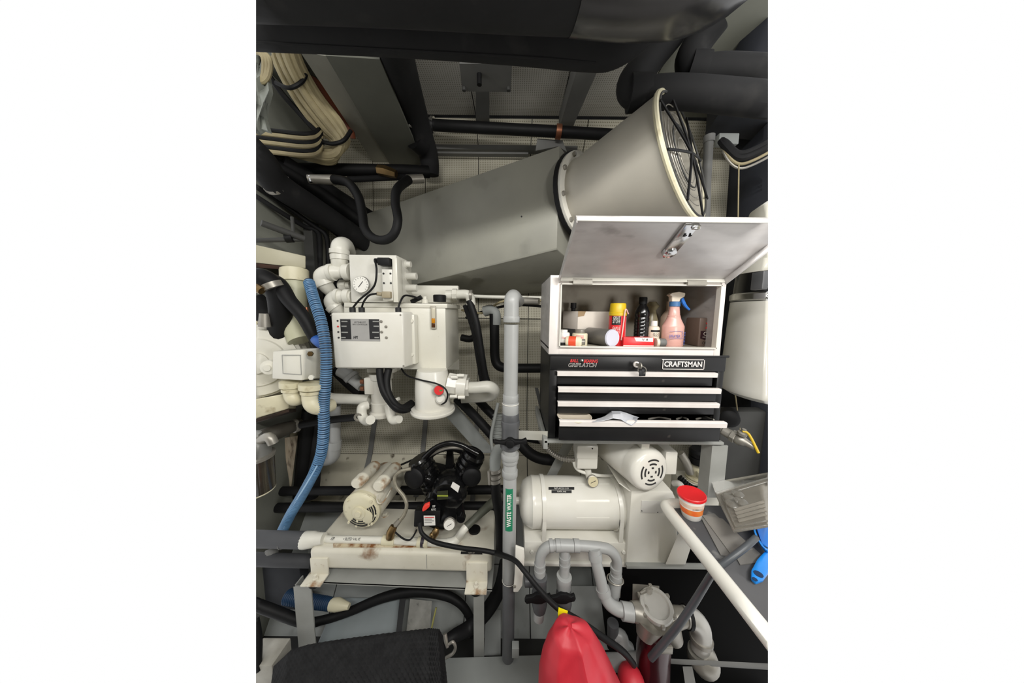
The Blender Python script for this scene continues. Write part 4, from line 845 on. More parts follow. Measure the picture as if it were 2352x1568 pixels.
solo('flat_bar',MB().hexa([P(1575,1580,.88),P(1600,1580,.88),P(1590,1530,.93),P(1568,1530,.93),P(1575,1580,.89),P(1600,1580,.89),P(1590,1530,.94),P(1568,1530,.94)]),midg,'short grey bar standing under the metal elbow','bar')
solo('dark_void_block',MB().span((.47,1.12,-.30),(1.3,1.28,.34),.01),M('void_black','070707',None,.9,spec=.1),'added black block for the shaded void under the workbench','tank')  # added block, its black stands for the shade under the bench
solo('bilge_baffle',MB().hexa([P(1306,1500,1.12),P(1425,1490,1.12),P(1445,1345,1.26),P(1312,1345,1.26),P(1306,1500,1.14),P(1425,1490,1.14),P(1445,1345,1.28),P(1312,1345,1.28)],.003),hullg,'pale grey baffle plate behind the PVC drop legs','baffle')
# red bag
prof = [(1437,1304,1314),(1441,1288,1336),(1450,1270,1358),(1480,1254,1378),(1510,1245,1396),(1545,1240,1412),(1600,1238,1436),(1660,1236,1450)]
rs = []; NB = 72; K = len(prof)
for kk in range((K-1)*4+1):
    k = min(kk//4,K-2); f_ = kk/4-k
    py, xa, xb = [prof[k][i]*(1-f_)+prof[k+1][i]*f_ for i in range(3)]; kf = kk/4
    a_ = P(xa,py,.80); b_ = P(xb,py,.80); c_ = (a_+b_)/2; w_2 = (b_-a_).length/2; dep = .010+.022*kf; row = []
    for j in range(NB):
        t_ = 2*math.pi*j/NB; dr = (t_+math.pi/2-.25+math.pi) % (2*math.pi)-math.pi
        rdg = 1+.20*math.exp(-(dr/.13)**2)-.12*math.exp(-((dr-.42)/.2)**2)-.10*math.exp(-((dr+.5)/.22)**2)+.10*math.exp(-((dr+.95)/.14)**2)
        rdg = 1+(rdg-1)*min(1,kf/2); rdg += .03*math.sin(kf*2.1+5*t_)*min(1,kf/2)+.02*math.sin(kf*5+9*t_)*min(1,kf/3)
        row.append(c_+V(math.cos(t_)*w_2*(1+.02*math.sin(3*t_+kf)), math.sin(t_)*dep*rdg, .004*math.sin(4*t_)))
    rs.append(row)
solo('red_bag',MB().rings(rs),redbag,'red coated-fabric bag standing at the bottom of the picture','bag')
solo('red_bag',MB().ball(P(1450,1570,.9),.05,.06,.06),redbag,'second red bundle low between bag and strainer','bag')
# ================================================================ WASTE WATER PIPE
o = thing('waste_pipe','tall grey PVC waste water pipe with black-handled valve in the centre','pipe')
Yw = 1.06; wx = P(1174,800,Yw).x
def W(py, px=1172, Y=Yw): 
    p = P(px,py,Y); p.x = wx; return p
rw = m(16.5,Yw)
def wp(name, y0, y1, r, mt=pvc, prof=None): return part(o,name,MB().cyl(W(y0),W(y1),r,None,28,.002),mt)
part(o,'riser',MB().tube([W(745),W(1050)],rw,28,1),pvc)
part(o,'top_elbow',MB().tube([W(735),W(712),W(690),W(682)+V(.004,.02,.0),W(680)+V(.01,.06,0),W(680)+V(.03,.22,-.01)],rw*1.02,28,5),pvc)
wp('coupling',726,740,rw*1.14); wp('coupling',905,925,rw*1.13); wp('coupling',922,950,rw*1.16); wp('coupling',948,968,rw*1.22,dpvc)
part(o,'glue_mark',MB().torus(W(926),(0,0,1),rw*1.17,.0016,28,5),gwhite)
vb = part(o,'valve_body',MB().lathe(W(1030),(0,0,1),[(0,rw*1.1),(.01,rw*1.45),(.03,rw*1.45),(.035,rw*1.25),(.09,rw*1.25),(.10,rw*1.35),(.12,rw*1.35),(.125,rw*1.1)],30),dpvc)
hc = W(1003)-V(0,.058,0)
vh = part(o,'valve_handle',MB().prism([hc+V(a*.001,0,b*.001) for a,b in [(-66,4),(-62,12),(-40,8),(-20,10),(-10,18),(10,18),(20,12),(46,12),(62,20),(66,12),(64,-2),(40,-2),(20,-8),(8,-16),(-8,-16),(-20,-8),(-44,-4),(-60,-6)]],(0,.018,0),.003),rub,'black lever handle')
part(vh,'hub',MB().cyl(hc+V(0,-.008,0),hc+V(0,.03,0),.017,None,20,.003),rub)
wp('coupling',1040,1052,rw*1.3); wp('lower_pipe',1050,1330,rw*1.0); wp('coupling',1078,1092,rw*1.16); wp('coupling',1052,1062,rw*1.15)
wp('foot_pipe',1325,1510,rw*.95,dpvc); part(o,'joint_mark',MB().torus(W(1332),(0,0,1),rw*1.0,.001,28,5),gwhite)
# green label
g = []
for py in (1113,1208):
    b_ = W(py); g.append([b_+V(math.sin(a)*(rw+.0008),-math.cos(a)*(rw+.0008),0) for a in [-.62+1.1*i/6 for i in range(7)]])
part(o,'label_band',MB().sheet(g,(0,.0006,0)),green,'green label')
text(o,'lettering','WASTE WATER',paperw,W(1160)+V(-.002,-rw-.0026,0),(0,0,1),(-1,0,0),m(11,Yw),m(86,Yw),off=.03)
# wye, clamps and hose to the left of it
o = thing('wye_branch','grey pipe wye with steel clamps beside the waste pipe','pipe fitting')
part(o,'wye',MB().tube([P(1162,1020,1.12),P(1146,1032,1.14),P(1138,1052,1.15),P(1137,1078,1.15)],[.024,.026,.026,.024],20,5),hullg)
for y in (1075,1088,1098): part(o,'hose_clamp',tp([(1137,y,1.15),(1138,y+7,1.15)],[15,15],20,1),steel)
part(o,'clamp_screw',tp([(1122,1082,1.13),(1124,1112,1.13)],3,8,1),steel)
part(o,'hose',tp([(1138,1100,1.15),(1140,1140,1.17),(1148,1190,1.19),(1150,1260,1.2)],12,16,5),rub)
o = thing('sensor_bracket','white plastic bracket clipped to the waste pipe low down','bracket')
part(o,'plate',MB().prism([P(px,py,1.0) for px,py in [(1184,1255),(1204,1262),(1205,1280),(1200,1345),(1190,1360),(1179,1360),(1182,1320)]],(0,.012,0),.003),gwhite)
part(o,'knob',MB().cyl(P(1205,1335,1.03),P(1222,1335,1.03),.02,None,18,.003),dpvc)
part(o,'bolt',MB().hexnut(P(1182,1345,1.0),(0,-1,0),.006,.006),steel)
# ================================================================ HYDRAULIC POWER UNIT
o = thing('hydraulic_reservoir','white hydraulic reservoir tank with sight glass and black filler cap','tank')
Yr = 1.40
bx = bxp(793,700,1024,848,Yr,1.74,.004); part(o,'tank_body',bx,hpuw)
part(o,'top_rim',bxp(790,696,1027,706,Yr-.006,1.75,.002),hpuw)
tb = P(1000,847,Yr); 
part(o,'side_gusset',MB().prism([V(P(1022,780,Yr).x,Yr+.02,P(1022,850,Yr).z),V(P(1022,780,Yr).x,1.74,P(1022,850,Yr).z),V(P(1022,780,Yr).x,1.74,P(1022,850,Yr).z-.07)],(.006,0,0)),hpuw)
sg = part(o,'sight_glass',bxp(989,702,1001,755,Yr-.016,Yr,.002),M('sight_frame','a8a294',None,.4))
part(sg,'oil_column',bxp(991,731,999,742,Yr-.02,Yr-.008,.002),oil); part(sg,'glass_column',bxp(991,707,999,731,Yr-.02,Yr-.008,.002),M('pale_sight_glass','c7c1ae',None,.2)); part(sg,'scale_panel',bxp(991,742,999,752,Yr-.019,Yr-.008,.002),M('brown_glass','4a2c18',None,.2))
cp = P(1010,692,1.5); cz = P(1010,693,1.5).z
part(o,'filler_cap',MB().lathe(V(cp.x,1.5,cz),(0,0,1),[(0,.034),(.034,.035),(.038,.031)],24),rub,'black filler cap')
part(o,'breather',MB().lathe(V(P(976,690,1.46).x,1.46,cz-.01),(0,0,1),[(0,.018),(.02,.018),(.022,.012),(.036,.012)],16),hpuw)
part(o,'level_plug',MB().tube([P(945,693,1.45),P(958,687,1.45),P(968,682,1.45)],.012,12,3),rub)
part(o,'back_plate',bxp(900,655,1052,695,1.62,1.66,.002),white)
part(o,'outlet_pipe',MB().tube([P(1025,677,1.55),P(1050,676,1.55),P(1072,676,1.54),P(1080,684,1.54),P(1082,700,1.54)],.026,18,5),wpvc)
part(o,'outlet_nut',MB().tube([P(1040,676,1.55),P(1050,676,1.55)],.033,8,1),wpvc); part(o,'pipe_clamp',MB().tube([P(1079,678,1.53),P(1085,678,1.53)],.03,16,1),steel)
# manifold block
o = thing('valve_manifold','white valve block with pressure gauge above the reservoir','valve block')
Ym_ = 1.38; blk_b = bxp(804,585,912,694,Ym_,1.58,.003); part(o,'block',blk_b,lump)
vs_ = part(o,'solenoid_valve',bxp(878,618,902,690,Ym_-.05,Ym_,.003),lump)
part(o,'end_plate',bxp(902,592,913,694,Ym_-.055,Ym_+.01,.002),hpuw)
for px,py in ((881,628),(897,628),(882,650),(898,650)): part(vs_,'screw',MB().lathe(P(px,py,Ym_-.051),(0,-1,0),[(0,.0045),(.002,.0045)],10),inkb)
part(o,'plug_connector',bxp(866,591,894,608,Ym_-.075,Ym_-.02,.003).tube([P(861,599,Ym_-.05),P(869,599,Ym_-.05)],.012,10,1),rub,'black plug connector')
part(o,'lower_connector',bxp(876,669,896,684,Ym_-.07,Ym_-.02,.003).tube([P(866,674,Ym_-.05),P(878,676,Ym_-.05)],.010,10,1),M('tan_connector','9b9078',None,.5))
ga = part(o,'gauge',MB().lathe(P(839,655,Ym_),(0,-1,0),[(0,.030),(.022,.036),(.026,.042),(.036,.042),(.040,.039)],36),chrome)
gp = P(839,655,Ym_); gp.y = Ym_-.0405
part(ga,'dial',MB().lathe(gp,(0,-1,0),[(0,.0385),(.0008,.0385)],32),dial); part(ga,'needle',MB().box(gp+V(0,-.0015,.001),(.036,.001,.003),rot=Matrix.Rotation(-.9,3,'Y')),inkb)
mb = MB()
for i in range(13):
    a = math.radians(225-22.5*i); mb.box(gp+V(math.cos(a)*.032,-.0012,math.sin(a)*.032),(.006,.0008,.0016),rot=Matrix.Rotation(-a,3,'Y'))
tk_ = part(ga,'scale_marks',mb,inkb); tk_['kind'] = 'stuff'
for py,px1,r_ in ((607,944,.016),(634,957,.019),(661,958,.019)):
    Yq = 1.50; pr_ = P(930,py,Yq); part(o,'cartridge',MB().lathe(V(P(925,py,Yq).x,Yq,pr_.z),(1,0,0),[(0,r_*1.3),(.02,r_*1.3),(.022,r_),(P(px1,py,Yq).x-P(925,py,Yq).x,r_)],18),lump)
for py in (620,648,672): part(o,'cartridge',MB().lathe(V(P(922,py,1.56).x,1.56,P(922,py,1.56).z),(1,0,0),[(0,.014),(.03,.014),(.032,.010)],14),lump)
# elbows left
def elbow(lb, pts, rp, cuffs):
    o = thing('pipe_elbow',lb,'pipe fitting','white pipe elbows left of the valve block')
    part(o,'pipe',tp(pts,rp,20,6),wpvc)
    for a in cuffs: part(o,'cuff',tp(a[:2],a[2],20,1),wpvc)
    return o
elbow('white pipe elbow standing highest above the valve block',[(800,578,1.66),(792,564,1.54),(782,566,1.46),(780,585,1.45),(780,600,1.45),(784,616,1.46),(806,618,1.48)],[15,17,18,17,17,16,14],[[(780,574,1.45),(780,584,1.45),20],[(780,586,1.45),(781,597,1.45),19]])
elbow('middle white pipe elbow entering the valve block',[(806,625,1.44),(785,625,1.44),(757,626,1.43),(742,634,1.43),(745,650,1.44),(762,672,1.48)],[13,13,17,18,17,12],[[(792,625,1.44),(806,625,1.44),18],[(758,626,1.43),(766,625,1.43),19],[(742,644,1.435),(748,654,1.44),19]])
elbow('lowest white pipe elbow entering the valve block',[(810,681,1.42),(790,681,1.42),(774,682,1.42),(764,692,1.42),(770,706,1.43),(786,722,1.46)],[13,13,16,17,16,12],[[(794,681,1.42),(806,681,1.42),17],[(774,681,1.42),(781,681,1.42),18],[(764,700,1.425),(772,708,1.43),18]])
o = thing('pipe_coupling','white hex coupling between the two lower elbows','pipe fitting'); part(o,'pipe',tp([(780,655,1.5),(806,655,1.5)],10,16,1),wpvc); part(o,'hex_nut',tp([(784,655,1.5),(798,655,1.5)],14,6,1),wpvc)
# control box
o = thing('control_box','white control box with printed metal plate and indicator lamps','control box')
Yk = 1.27; q = [P(768,846,Yk),P(928,846,Yk),P(925,716,Yk),P(758,718,Yk)]; q2 = [p+V(.01,.11,0) for p in q]
q2[1] = P(930,846,Yk)+V(.012,.09,0); q2[2] = P(927,716,Yk)+V(.014,.09,0)
part(o,'case',MB().hexa(q+q2,.010,3),gwhite)
part(o,'side_bracket',bxp(918,722,953,836,Yk+.075,Yk+.125,.004),hpuw)
for y in (737,814): part(o,'bracket_bolt',MB().hexnut(P(946,y,Yk+.075),(0,-1,0),.010,.008),hpuw)
for px,py in ((761,724),(920,723),(927,840)): part(o,'cover_screw',MB().lathe(P(px,py,Yk-.0002),(0,-1,0),[(0,.004),(.002,.004)],10),steel)
Yp = Yk-.001
pl = part(o,'data_plate',bxp(782,732,872,783,Yp-.001,Yp+.002,0),M('printed_metal_plate','b9b8b6','a6a5a3',.35,.4,8))
for a_,b_ in ((782.5,806),(848,871.5)): part(pl,'black_print',bxp(a_,733,b_,779,Yp-.0014,Yp,0),inkb)
text(pl,'lettering','HYTHRUST',inkb,P(827,740,Yp-.001),(1,0,0),(0,0,1),m(4,Yk),m(26,Yk)); text(pl,'lettering','HPU CONTROLLER',inkb,P(827,745,Yp-.001),(1,0,0),(0,0,1),m(3,Yk),m(34,Yk)); text(pl,'lettering','HPS',inkb,P(817,774.5,Yp-.001),(1,0,0),(0,0,1),m(7,Yk),m(11,Yk),shear=.3,off=.03)
for yy,w_ in ((738,14),(749,12),(763,15),(775,10)):
    part(pl,'print_line',bxp(784,yy-1.2,784+w_,yy+1.2,Yp-.0018,Yp,0),alup); part(pl,'print_line',bxp(870-w_,yy-1.2,870,yy+1.2,Yp-.0018,Yp,0),alup)
for i,yy in enumerate((736.5,749.5,762,775)): part(o,'indicator_lamp',MB().lathe(P(776+i*.8,yy,Yk),(0,-1,0),[(0,.004),(.004,.0035),(.005,.002)],12),inkr if i == 1 else inkb)
for px,yy in ((876,738),(887,750),(877,762),(888,775)): part(o,'push_button',MB().hexnut(P(px,yy,Yk),(0,-1,0),.007,.004).lathe(P(px,yy,Yk)-V(0,.004,0),(0,-1,0),[(0,.0045),(.003,.004)],12),steel)
for px in (810,831,915): part(o,'cable_gland',MB().lathe(P(px,715,Yk+.05),(0,0,1),[(-.004,.014),(.018,.014),(.02,.010)],14),inkb)
for nm,pts in (('black control cable from the left gland to the plug connector',[(811,706,1.32),(826,688,1.30),(850,668,1.29),(862,650,1.28),(865,620,1.29),(862,600,1.31),(864,598,1.33)]),('black control cable from the middle gland to the tan connector',[(831,706,1.32),(836,692,1.30),(848,678,1.30),(866,674,1.325)]),('black control cable from the right gland to the breather',[(915,706,1.32),(920,692,1.33),(929,679,1.36),(945,680,1.40),(962,685,1.43)])):
    solo('control_cable',tp(pts,2.2,8,7),rub,nm,'cable','control cables above the control box')
# pumps under the reservoir
o = thing('hydraulic_pump','narrow white hydraulic pump body under the control box','pump')
Yu = 1.42; 
def Z(py,Y=Yu): return P(900,py,Y).z
x = P(877,900,Yu).x
part(o,'body',MB().lathe(V(x,Yu,Z(953)),(0,0,1),[(0,.062),(.008,.066),(.02,.066),(.03,.056),(.075,.056),(.08,.052),(.20,.052),(.205,.06),(.235,.06)],28),gwhite)
part(o,'side_box',bxp(836,868,858,906,Yu-.05,Yu+.02,.004),gwhite); part(o,'side_lug',MB().tube([P(905,920,Yu),P(917,915,Yu)],.010,10,1),gwhite)
part(o,'top_flange',bxp(842,846,905,856,Yu-.05,Yu+.06,.003),gwhite)
for i,y in enumerate((876,892)): part(o,'gland',MB().cyl(P(829,y,Yu-.03),P(837,y,Yu-.03),.012,None,10),copper)
part(o,'drain_elbow',tp([(845,930,1.36),(832,935,1.34),(832,955,1.33),(842,966,1.31),(851,964,1.28)],[10,11,11,11,11],14,6),wpvc); part(o,'drain_elbow',tp([(893,930,1.36),(898,952,1.34),(904,964,1.32),(917,962,1.30)],[11,11,11,10],14,6),wpvc)
part(o,'pipe_clamp',MB().torus(P(823,958,1.31),(.3,-1,0),.016,.006,12,6),steel)
o = thing('hydraulic_motor','white flanged hydraulic motor with red dial under the reservoir','motor')
Yv = 1.36; x = P(994,900,Yv).x
part(o,'body',MB().lathe(V(x,Yv,P(990,935,Yv).z),(0,0,1),[(0,.086),(.01,.088),(.10,.088),(.16,.084),(.20,.075)],36),gwhite)
part(o,'flange',MB().lathe(V(x,Yv,P(990,945,Yv).z),(0,0,1),[(0,.108),(.006,.112),(.014,.112),(.016,.108),(.026,.108),(.028,.1)],40),gwhite)
part(o,'port_block',MB().tube([P(1030,880,Yv),P(1058,884,Yv)],[.055,.055],8,1),gwhite); part(o,'port_ring',MB().tube([P(1052,884,Yv),P(1072,886,Yv)],.06,24,1),gwhite)
for dx,dy in ((1058,862),(1060,912),(1044,866),(1042,910)): part(o,'bolt',MB().tube([P(dx-8,dy,Yv-.05),P(dx+8,dy,Yv-.05)],.009,6,1),gwhite)
part(o,'hex_nut',MB().tube([P(1070,888,Yv),P(1078,888,Yv)],.048,6,1),gwhite)
dg_ = part(o,'red_dial',MB().lathe(P(1008,896,Yv-.10),(0,-1,.1),[(-.02,.02),(0,.026),(.008,.026),(.010,.023)],24),steel,'round red dial')
part(dg_,'dial_face',MB().lathe(P(1008,896,Yv-.1105),(0,-1,.1),[(0,.0225),(.0006,.0225)],24),inkr)
part(dg_,'dial_sector',MB().prism([P(1008,897,Yv-.1115),P(1016,894,Yv-.1115),P(1015,903,Yv-.1115),P(1010,906,Yv-.1115)],(0,.0006,0)),M('green_ink','2f8a4a',None,.5)); part(dg_,'dial_sector',MB().prism([P(1007,898,Yv-.1115),P(1010,906,Yv-.1115),P(1003,906,Yv-.1115)],(0,.0006,0)),paperw)
part(o,'boss',MB().lathe(P(1014,915,Yv-.07),(0,-1,.2),[(0,.026),(.02,.024),(.03,.014)],16),gwhite)
solo('capillary_wire',tp([(922,846,1.36),(935,862,1.34),(965,872,1.28),(1000,880,1.25),(1020,890,1.245),(1028,905,1.25),(1024,922,1.26),(1014,928,1.27)],2,8,7),rub,'thin black wire running to the red dial','wire')
solo('bent_pipe',tp([(1070,890,1.36),(1095,890,1.35),(1122,888,1.36),(1134,896,1.40),(1128,908,1.46),(1100,912,1.50),(1060,914,1.5)],[14,14,14,14,13,12,12],18,7),wpvc,'white pipe making a tight U-turn beside the flanged motor','pipe')
o = thing('motor_cable','pair of fat black cables looping below the control box','cable')
part(o,'cable',tp([(872,846,1.30),(874,870,1.28),(882,900,1.26),(898,925,1.26),(915,940,1.27),(935,940,1.32),(950,930,1.4)],8,14,7),rub); part(o,'cable',tp([(893,846,1.31),(888,875,1.285),(893,905,1.265),(908,928,1.265),(925,936,1.29),(945,925,1.36)],8,14,7),rub)
# mounting bracket plates and hoses behind
solo('brace_plate',MB().hexa([P(1100,1040,1.60),P(1140,1040,1.60),P(1045,925,1.66),P(1008,938,1.66),P(1100,1040,1.612),P(1140,1040,1.612),P(1045,925,1.672),P(1008,938,1.672)],.002),hullg,'grey slanting brace plate below the flanged motor','brace')
for i,(pts,rp,mt,lb) in enumerate([
 ([(1050,915,1.66),(1090,955,1.58),(1140,1010,1.5)],11,rub,'black hose slanting down beside the brace plate'),
 ([(1098,918,1.72),(1140,960,1.64),(1200,1000,1.6),(1260,1012,1.6)],10,rub,'black hose slanting behind the waste pipe'),
 ([(1078,690,1.53),(1094,740,1.52),(1104,800,1.52),(1114,860,1.54),(1128,900,1.56)],8,rub,'black hose dropping from the reservoir outlet'),
 ([(1068,700,1.62),(1088,760,1.62),(1098,820,1.62),(1108,880,1.64)],6,lag,'thin black hose behind the reservoir outlet hose'),
 ([(1135,720,1.72),(1136,780,1.72),(1137,820,1.72),(1146,840,1.71),(1175,845,1.69),(1262,845,1.64)],11,rub,'black insulated pipe turning right behind the waste pipe'),
 ([(1190,1010,1.5),(1210,1035,1.48),(1240,1052,1.46),(1290,1058,1.45)],13,rub,'thick black hose curving behind the white bar'),
 ([(1060,775,1.75),(1080,778,1.74),(1098,770,1.73)],8,rub,'short black hose stub behind the reservoir'),
 ([(1085,680,1.62),(1140,682,1.6),(1258,684,1.56)],4,wpvc,'white thin pipe level behind the pipe elbow'),
 ([(1060,712,1.76),(1110,718,1.74),(1160,690,1.7),(1260,690,1.66)],2.5,cable_c,'pale cable sagging behind the waste pipe top'),
 ([(1070,730,1.76),(1120,712,1.74),(1180,700,1.7),(1250,704,1.66)],3,rub,'black cable sagging behind the waste pipe top')]):
    solo('pipe_run',tp(pts,rp,14,6),mt,lb,'pipe','pipes and hoses behind the waste pipe')
o = thing('back_fittings','grey pipe elbow behind the waste pipe near the wall','pipe fitting'); part(o,'elbow',tp([(1112,715,1.74),(1128,712,1.73),(1138,722,1.72),(1138,745,1.72)],12,16,5),hullg); part(o,'sleeve',tp([(1196,690,1.5),(1238,692,1.46)],8,14,1),steel)
solo('stay_bar',MB().hexa([P(1255,1000,1.30),P(1262,1000,1.30),P(1236,890,1.42),P(1228,890,1.42),P(1255,1000,1.32),P(1262,1000,1.32),P(1236,890,1.44),P(1228,890,1.44)]),dkg,'dark slanting stay beside the chest','bar')
solo('valve_tee',MB().tube([P(1145,950,1.5),P(1143,985,1.48),P(1140,1010,1.46)],[.03,.036,.03],14,3,ribs=(.02,.003)),hullg,'grey ribbed fitting left of the waste pipe','pipe fitting')
o = thing('ribbed_conduit','pale thin conduit curving down left of the waste pipe','conduit'); part(o,'conduit',tp([(1144,925,1.45),(1134,970,1.42),(1128,1005,1.4),(1132,1040,1.38)],4,10,6),hullg)
# grey pipes below
o = thing('drain_pipe','grey-white pipe running left from pump, with grey drop leg','pipe')
part(o,'pipe',tp([(750,914,1.46),(800,916,1.46),(850,918,1.44)],12,18,1),wpvc); part(o,'bend',tp([(735,912,1.47),(752,914,1.46),(768,916,1.46)],[12,14,13],18,3),wpvc)
part(o,'drop_leg',tp([(770,930,1.5),(770,1015,1.52)],11.5,18,1),pvc); part(o,'drop_cuff',tp([(769,1012,1.52),(768,1030,1.52)],14.5,18,1),pvc)
part(o,'drop_elbow',tp([(768,1025,1.52),(766,1045,1.53),(758,1054,1.55),(745,1058,1.60)],[14,14,13,12],18,5),pvc)
solo('rubber_hose',tp([(690,976,1.4),(760,964,1.42),(820,958,1.38),(832,956,1.34)],8.5,14,5),rub,'black hose running level behind the blue hose','hose')
o = thing('angled_pipe','grey angled pipe below the control box left corner','pipe'); part(o,'pipe',tp([(785,850,1.5),(810,868,1.48),(832,888,1.46)],[16,14,12],18,3),pvc); part(o,'ring',tp([(804,862,1.48),(810,868,1.48)],[17,17],18,1),pvc)
solo('rubber_hose',tp([(770,850,1.62),(800,880,1.58),(830,905,1.54)],11,12,4),rub,'black hose slanting behind the grey angled pipe','hose')
# blue hose
o = thing('blue_hose','long blue corrugated hose hanging at left','hose')
HP = [(709,645,1.34),(722,690,1.28),(738,740,1.24),(748,800,1.22),(749,860,1.21),(744,930,1.21),(744,985,1.21),(738,1040,1.21),(722,1085,1.22),(695,1135,1.24),(668,1180,1.26),(650,1216,1.28)]
part(o,'hose',tp(HP[:9],[9]*2+[10]*7,16,8),M('hose_groove_shade','22344c','1b2a3e',.5))  # dark core puts the shade between the ribs into the colour
part(o,'lower_hose',tp(HP[8:],[11.5]*4,16,8,ribs=(.0105,.0009)),blue_h)
hp_ = catmull([P(*q) for q in HP[:9]], 40); acc = 0; rb = MB()
for p0, p1 in zip(hp_, hp_[1:]):
    acc += (p1-p0).length
    if acc >= .0105: acc -= .0105; rb.torus(p1, p1-p0, .0205, .0036, 18, 6)
rb_ = part(o,'rib',rb,blue_h); rb_['kind'] = 'stuff'
part(o,'stripe',tp([(728,1070,1.195),(705,1110,1.205),(675,1160,1.23),(652,1212,1.255)],2,6,5),M('pale_blue_stripe','9cc0e0',None,.4))
# ================================================================ GEAR MOTOR AT LEFT
o = thing('gear_motor','big round white gear motor with terminal box at the left edge','motor')
Yg = 1.30; gc = P(590,832,Yg); gd = V(.55,-.83,0).normalized()
part(o,'housing',MB().lathe(gc-gd*.25,gd,[(0,.20),(.18,.20),(.19,.185),(.23,.18),(.235,.165),(.255,.165),(.258,.12),(.27,.115),(.272,.05),(.29,.05)],48),white)
uu,ww,_ = frame(gd)
for i in range(12):
    a = i*math.pi/6; part(o,'flange_bolt',MB().hexnut(gc-gd*.06+(uu*math.cos(a)+ww*math.sin(a))*.192,gd,.010,.010),cream)
q = [P(632,868,1.20),P(700,872,1.17),P(702,802,1.17),P(634,806,1.20)]; qb = [P(650,868,1.32),P(744,868,1.30),P(744,798,1.30),P(652,802,1.32)]
tb_ = part(o,'terminal_box',MB().hexa([q[0],q[1],q[2],q[3],qb[0],qb[1],qb[2],qb[3]],.008,3),hpuw)
part(tb_,'cover_plate',MB().hexa([p+V(-.004,-.012,0) for p in q]+[p+V(.002,.004,0) for p in q],.004),hpuw)
part(tb_,'bolt',MB().hexnut(P(714,812,1.17),(.3,-1,0),.012,.01),brass); part(tb_,'bolt',MB().hexnut(P(716,866,1.17),(.3,-1,0),.012,.01),hpuw)
part(tb_,'label_frame',MB().tube([P(648,815,1.17),P(690,815,1.155),P(692,860,1.155),P(650,857,1.17),P(648,815,1.17)],.0016,6,1),alup)
part(o,'side_lug',MB().lathe(P(622,842,1.22),(.3,-1,0),[(0,.034),(.02,.032),(.024,.014),(.032,.014)],20),hpuw)
for (x,y,Y,r1) in ((668,884,1.2,22),(716,888,1.2,26)):
    part(o,'gland_base',tp([(x,y-8,Y),(x,y+4,Y)],[r1,r1],20,1),cream)
part(o,'gland_elbow',tp([(670,885,1.2),(670,905,1.2),(676,917,1.2),(690,916,1.24)],[17,16,15,13],18,6),cream); part(o,'gland_elbow',tp([(714,890,1.2),(714,915,1.2),(720,930,1.2),(736,936,1.22),(760,930,1.28)],[18,18,18,17,15],18,6),cream)
part(o,'collar_nut',tp([(669,892,1.2),(669,898,1.2)],19,18,1),cream); part(o,'collar_nut',tp([(714,896,1.2),(714,903,1.2)],21,18,1),cream)
o = thing('exhaust_riser','pale cream vertical pipe behind the gear motor','pipe'); part(o,'pipe',tp([(676,618,1.44),(678,690,1.42),(675,740,1.40),(690,782,1.38)],[25,22,23,24],22,5),M('greenish_cream_paint','c0bfa4','b0af94',.45,0,8,dirt='6e6a4e',dlo=.62,dhi=.78,ds=12)); part(o,'socket',tp([(676,620,1.44),(677,648,1.43)],[27,27],22,1),cream)
o = thing('bearer_beam','cream painted bearer beam with rusty underside at the left edge','beam'); part(o,'beam',MB().hexa([P(560,600,1.30),P(702,616,1.45),P(702,588,1.45),P(560,556,1.30),P(560,600,1.5),P(702,616,1.6),P(702,588,1.6),P(560,556,1.5)],.004),M('cream_beam_paint','b9b49e','aba68f',.5,0,6)); part(o,'rusty_edge',MB().hexa([P(560,612,1.31),P(702,622,1.46),P(702,617,1.455),P(560,601,1.305),P(560,612,1.5),P(702,622,1.6),P(702,617,1.6),P(560,601,1.5)]),M('rusty_brown','4a2f20','2c1c14',.8,0,14))
solo('rubber_hose',tp([(610,640,1.30),(640,655,1.30),(665,690,1.29),(695,725,1.29),(720,770,1.30),(735,800,1.32)],[18,18,15,14,13,13],16,6),rub,'thick black hose crossing the cream riser pipe','hose')
o = thing('hose_cluster','dark jumble of black hoses and clamps behind the gear motor','hoses')
part(o,'hose',tp([(570,640,1.26),(605,640,1.27),(636,668,1.3),(645,720,1.34),(640,770,1.38)],22,16,6),rub); part(o,'hose',tp([(580,690,1.4),(610,720,1.42),(625,760,1.44),(620,800,1.46)],24,16,6),lag); part(o,'clamp',tp([(622,650,1.26),(630,662,1.265)],[20,20],16,1),steel); part(o,'fitting',tp([(588,660,1.22),(602,668,1.22)],[10,9],10,1),brass); part(o,'adapter',tp([(608,720,1.3),(608,750,1.3)],[10,12],12,1),steel)
solo('copper_line',tp([(704,706,1.32),(706,735,1.31),(714,760,1.30),(724,776,1.3)],3.5,10,6),copper,'thin copper line above the blue sleeve','pipe')
solo('blue_sleeve',tp([(724,778,1.3),(735,785,1.28),(748,792,1.28)],[11,13,14],14,4),M('royal_blue_plastic','2d5fae','24509a',.4),'blue plastic sleeve tucked behind the blue hose','sleeve')
o = thing('engine_bed','cream engine bed with rusty lower edge at the left edge','bed'); part(o,'block',MB().hexa([P(540,975,1.12),P(664,938,1.24),P(664,902,1.24),P(540,925,1.12),P(540,975,1.4),P(680,938,1.5),P(680,902,1.5),P(540,925,1.4)],.006),cream); part(o,'rusty_edge',MB().hexa([P(540,985,1.12),P(664,945,1.24),P(664,939,1.24),P(540,976,1.12),P(540,985,1.4),P(680,945,1.5),P(680,939,1.5),P(540,976,1.4)]),M('dark_rust','3d2a1c','241a12',.8,0,14))
o = thing('fuel_filter','fuel filter with cast grey head and dark bowl at the left edge','filter')
fc = P(580,1062,1.14)
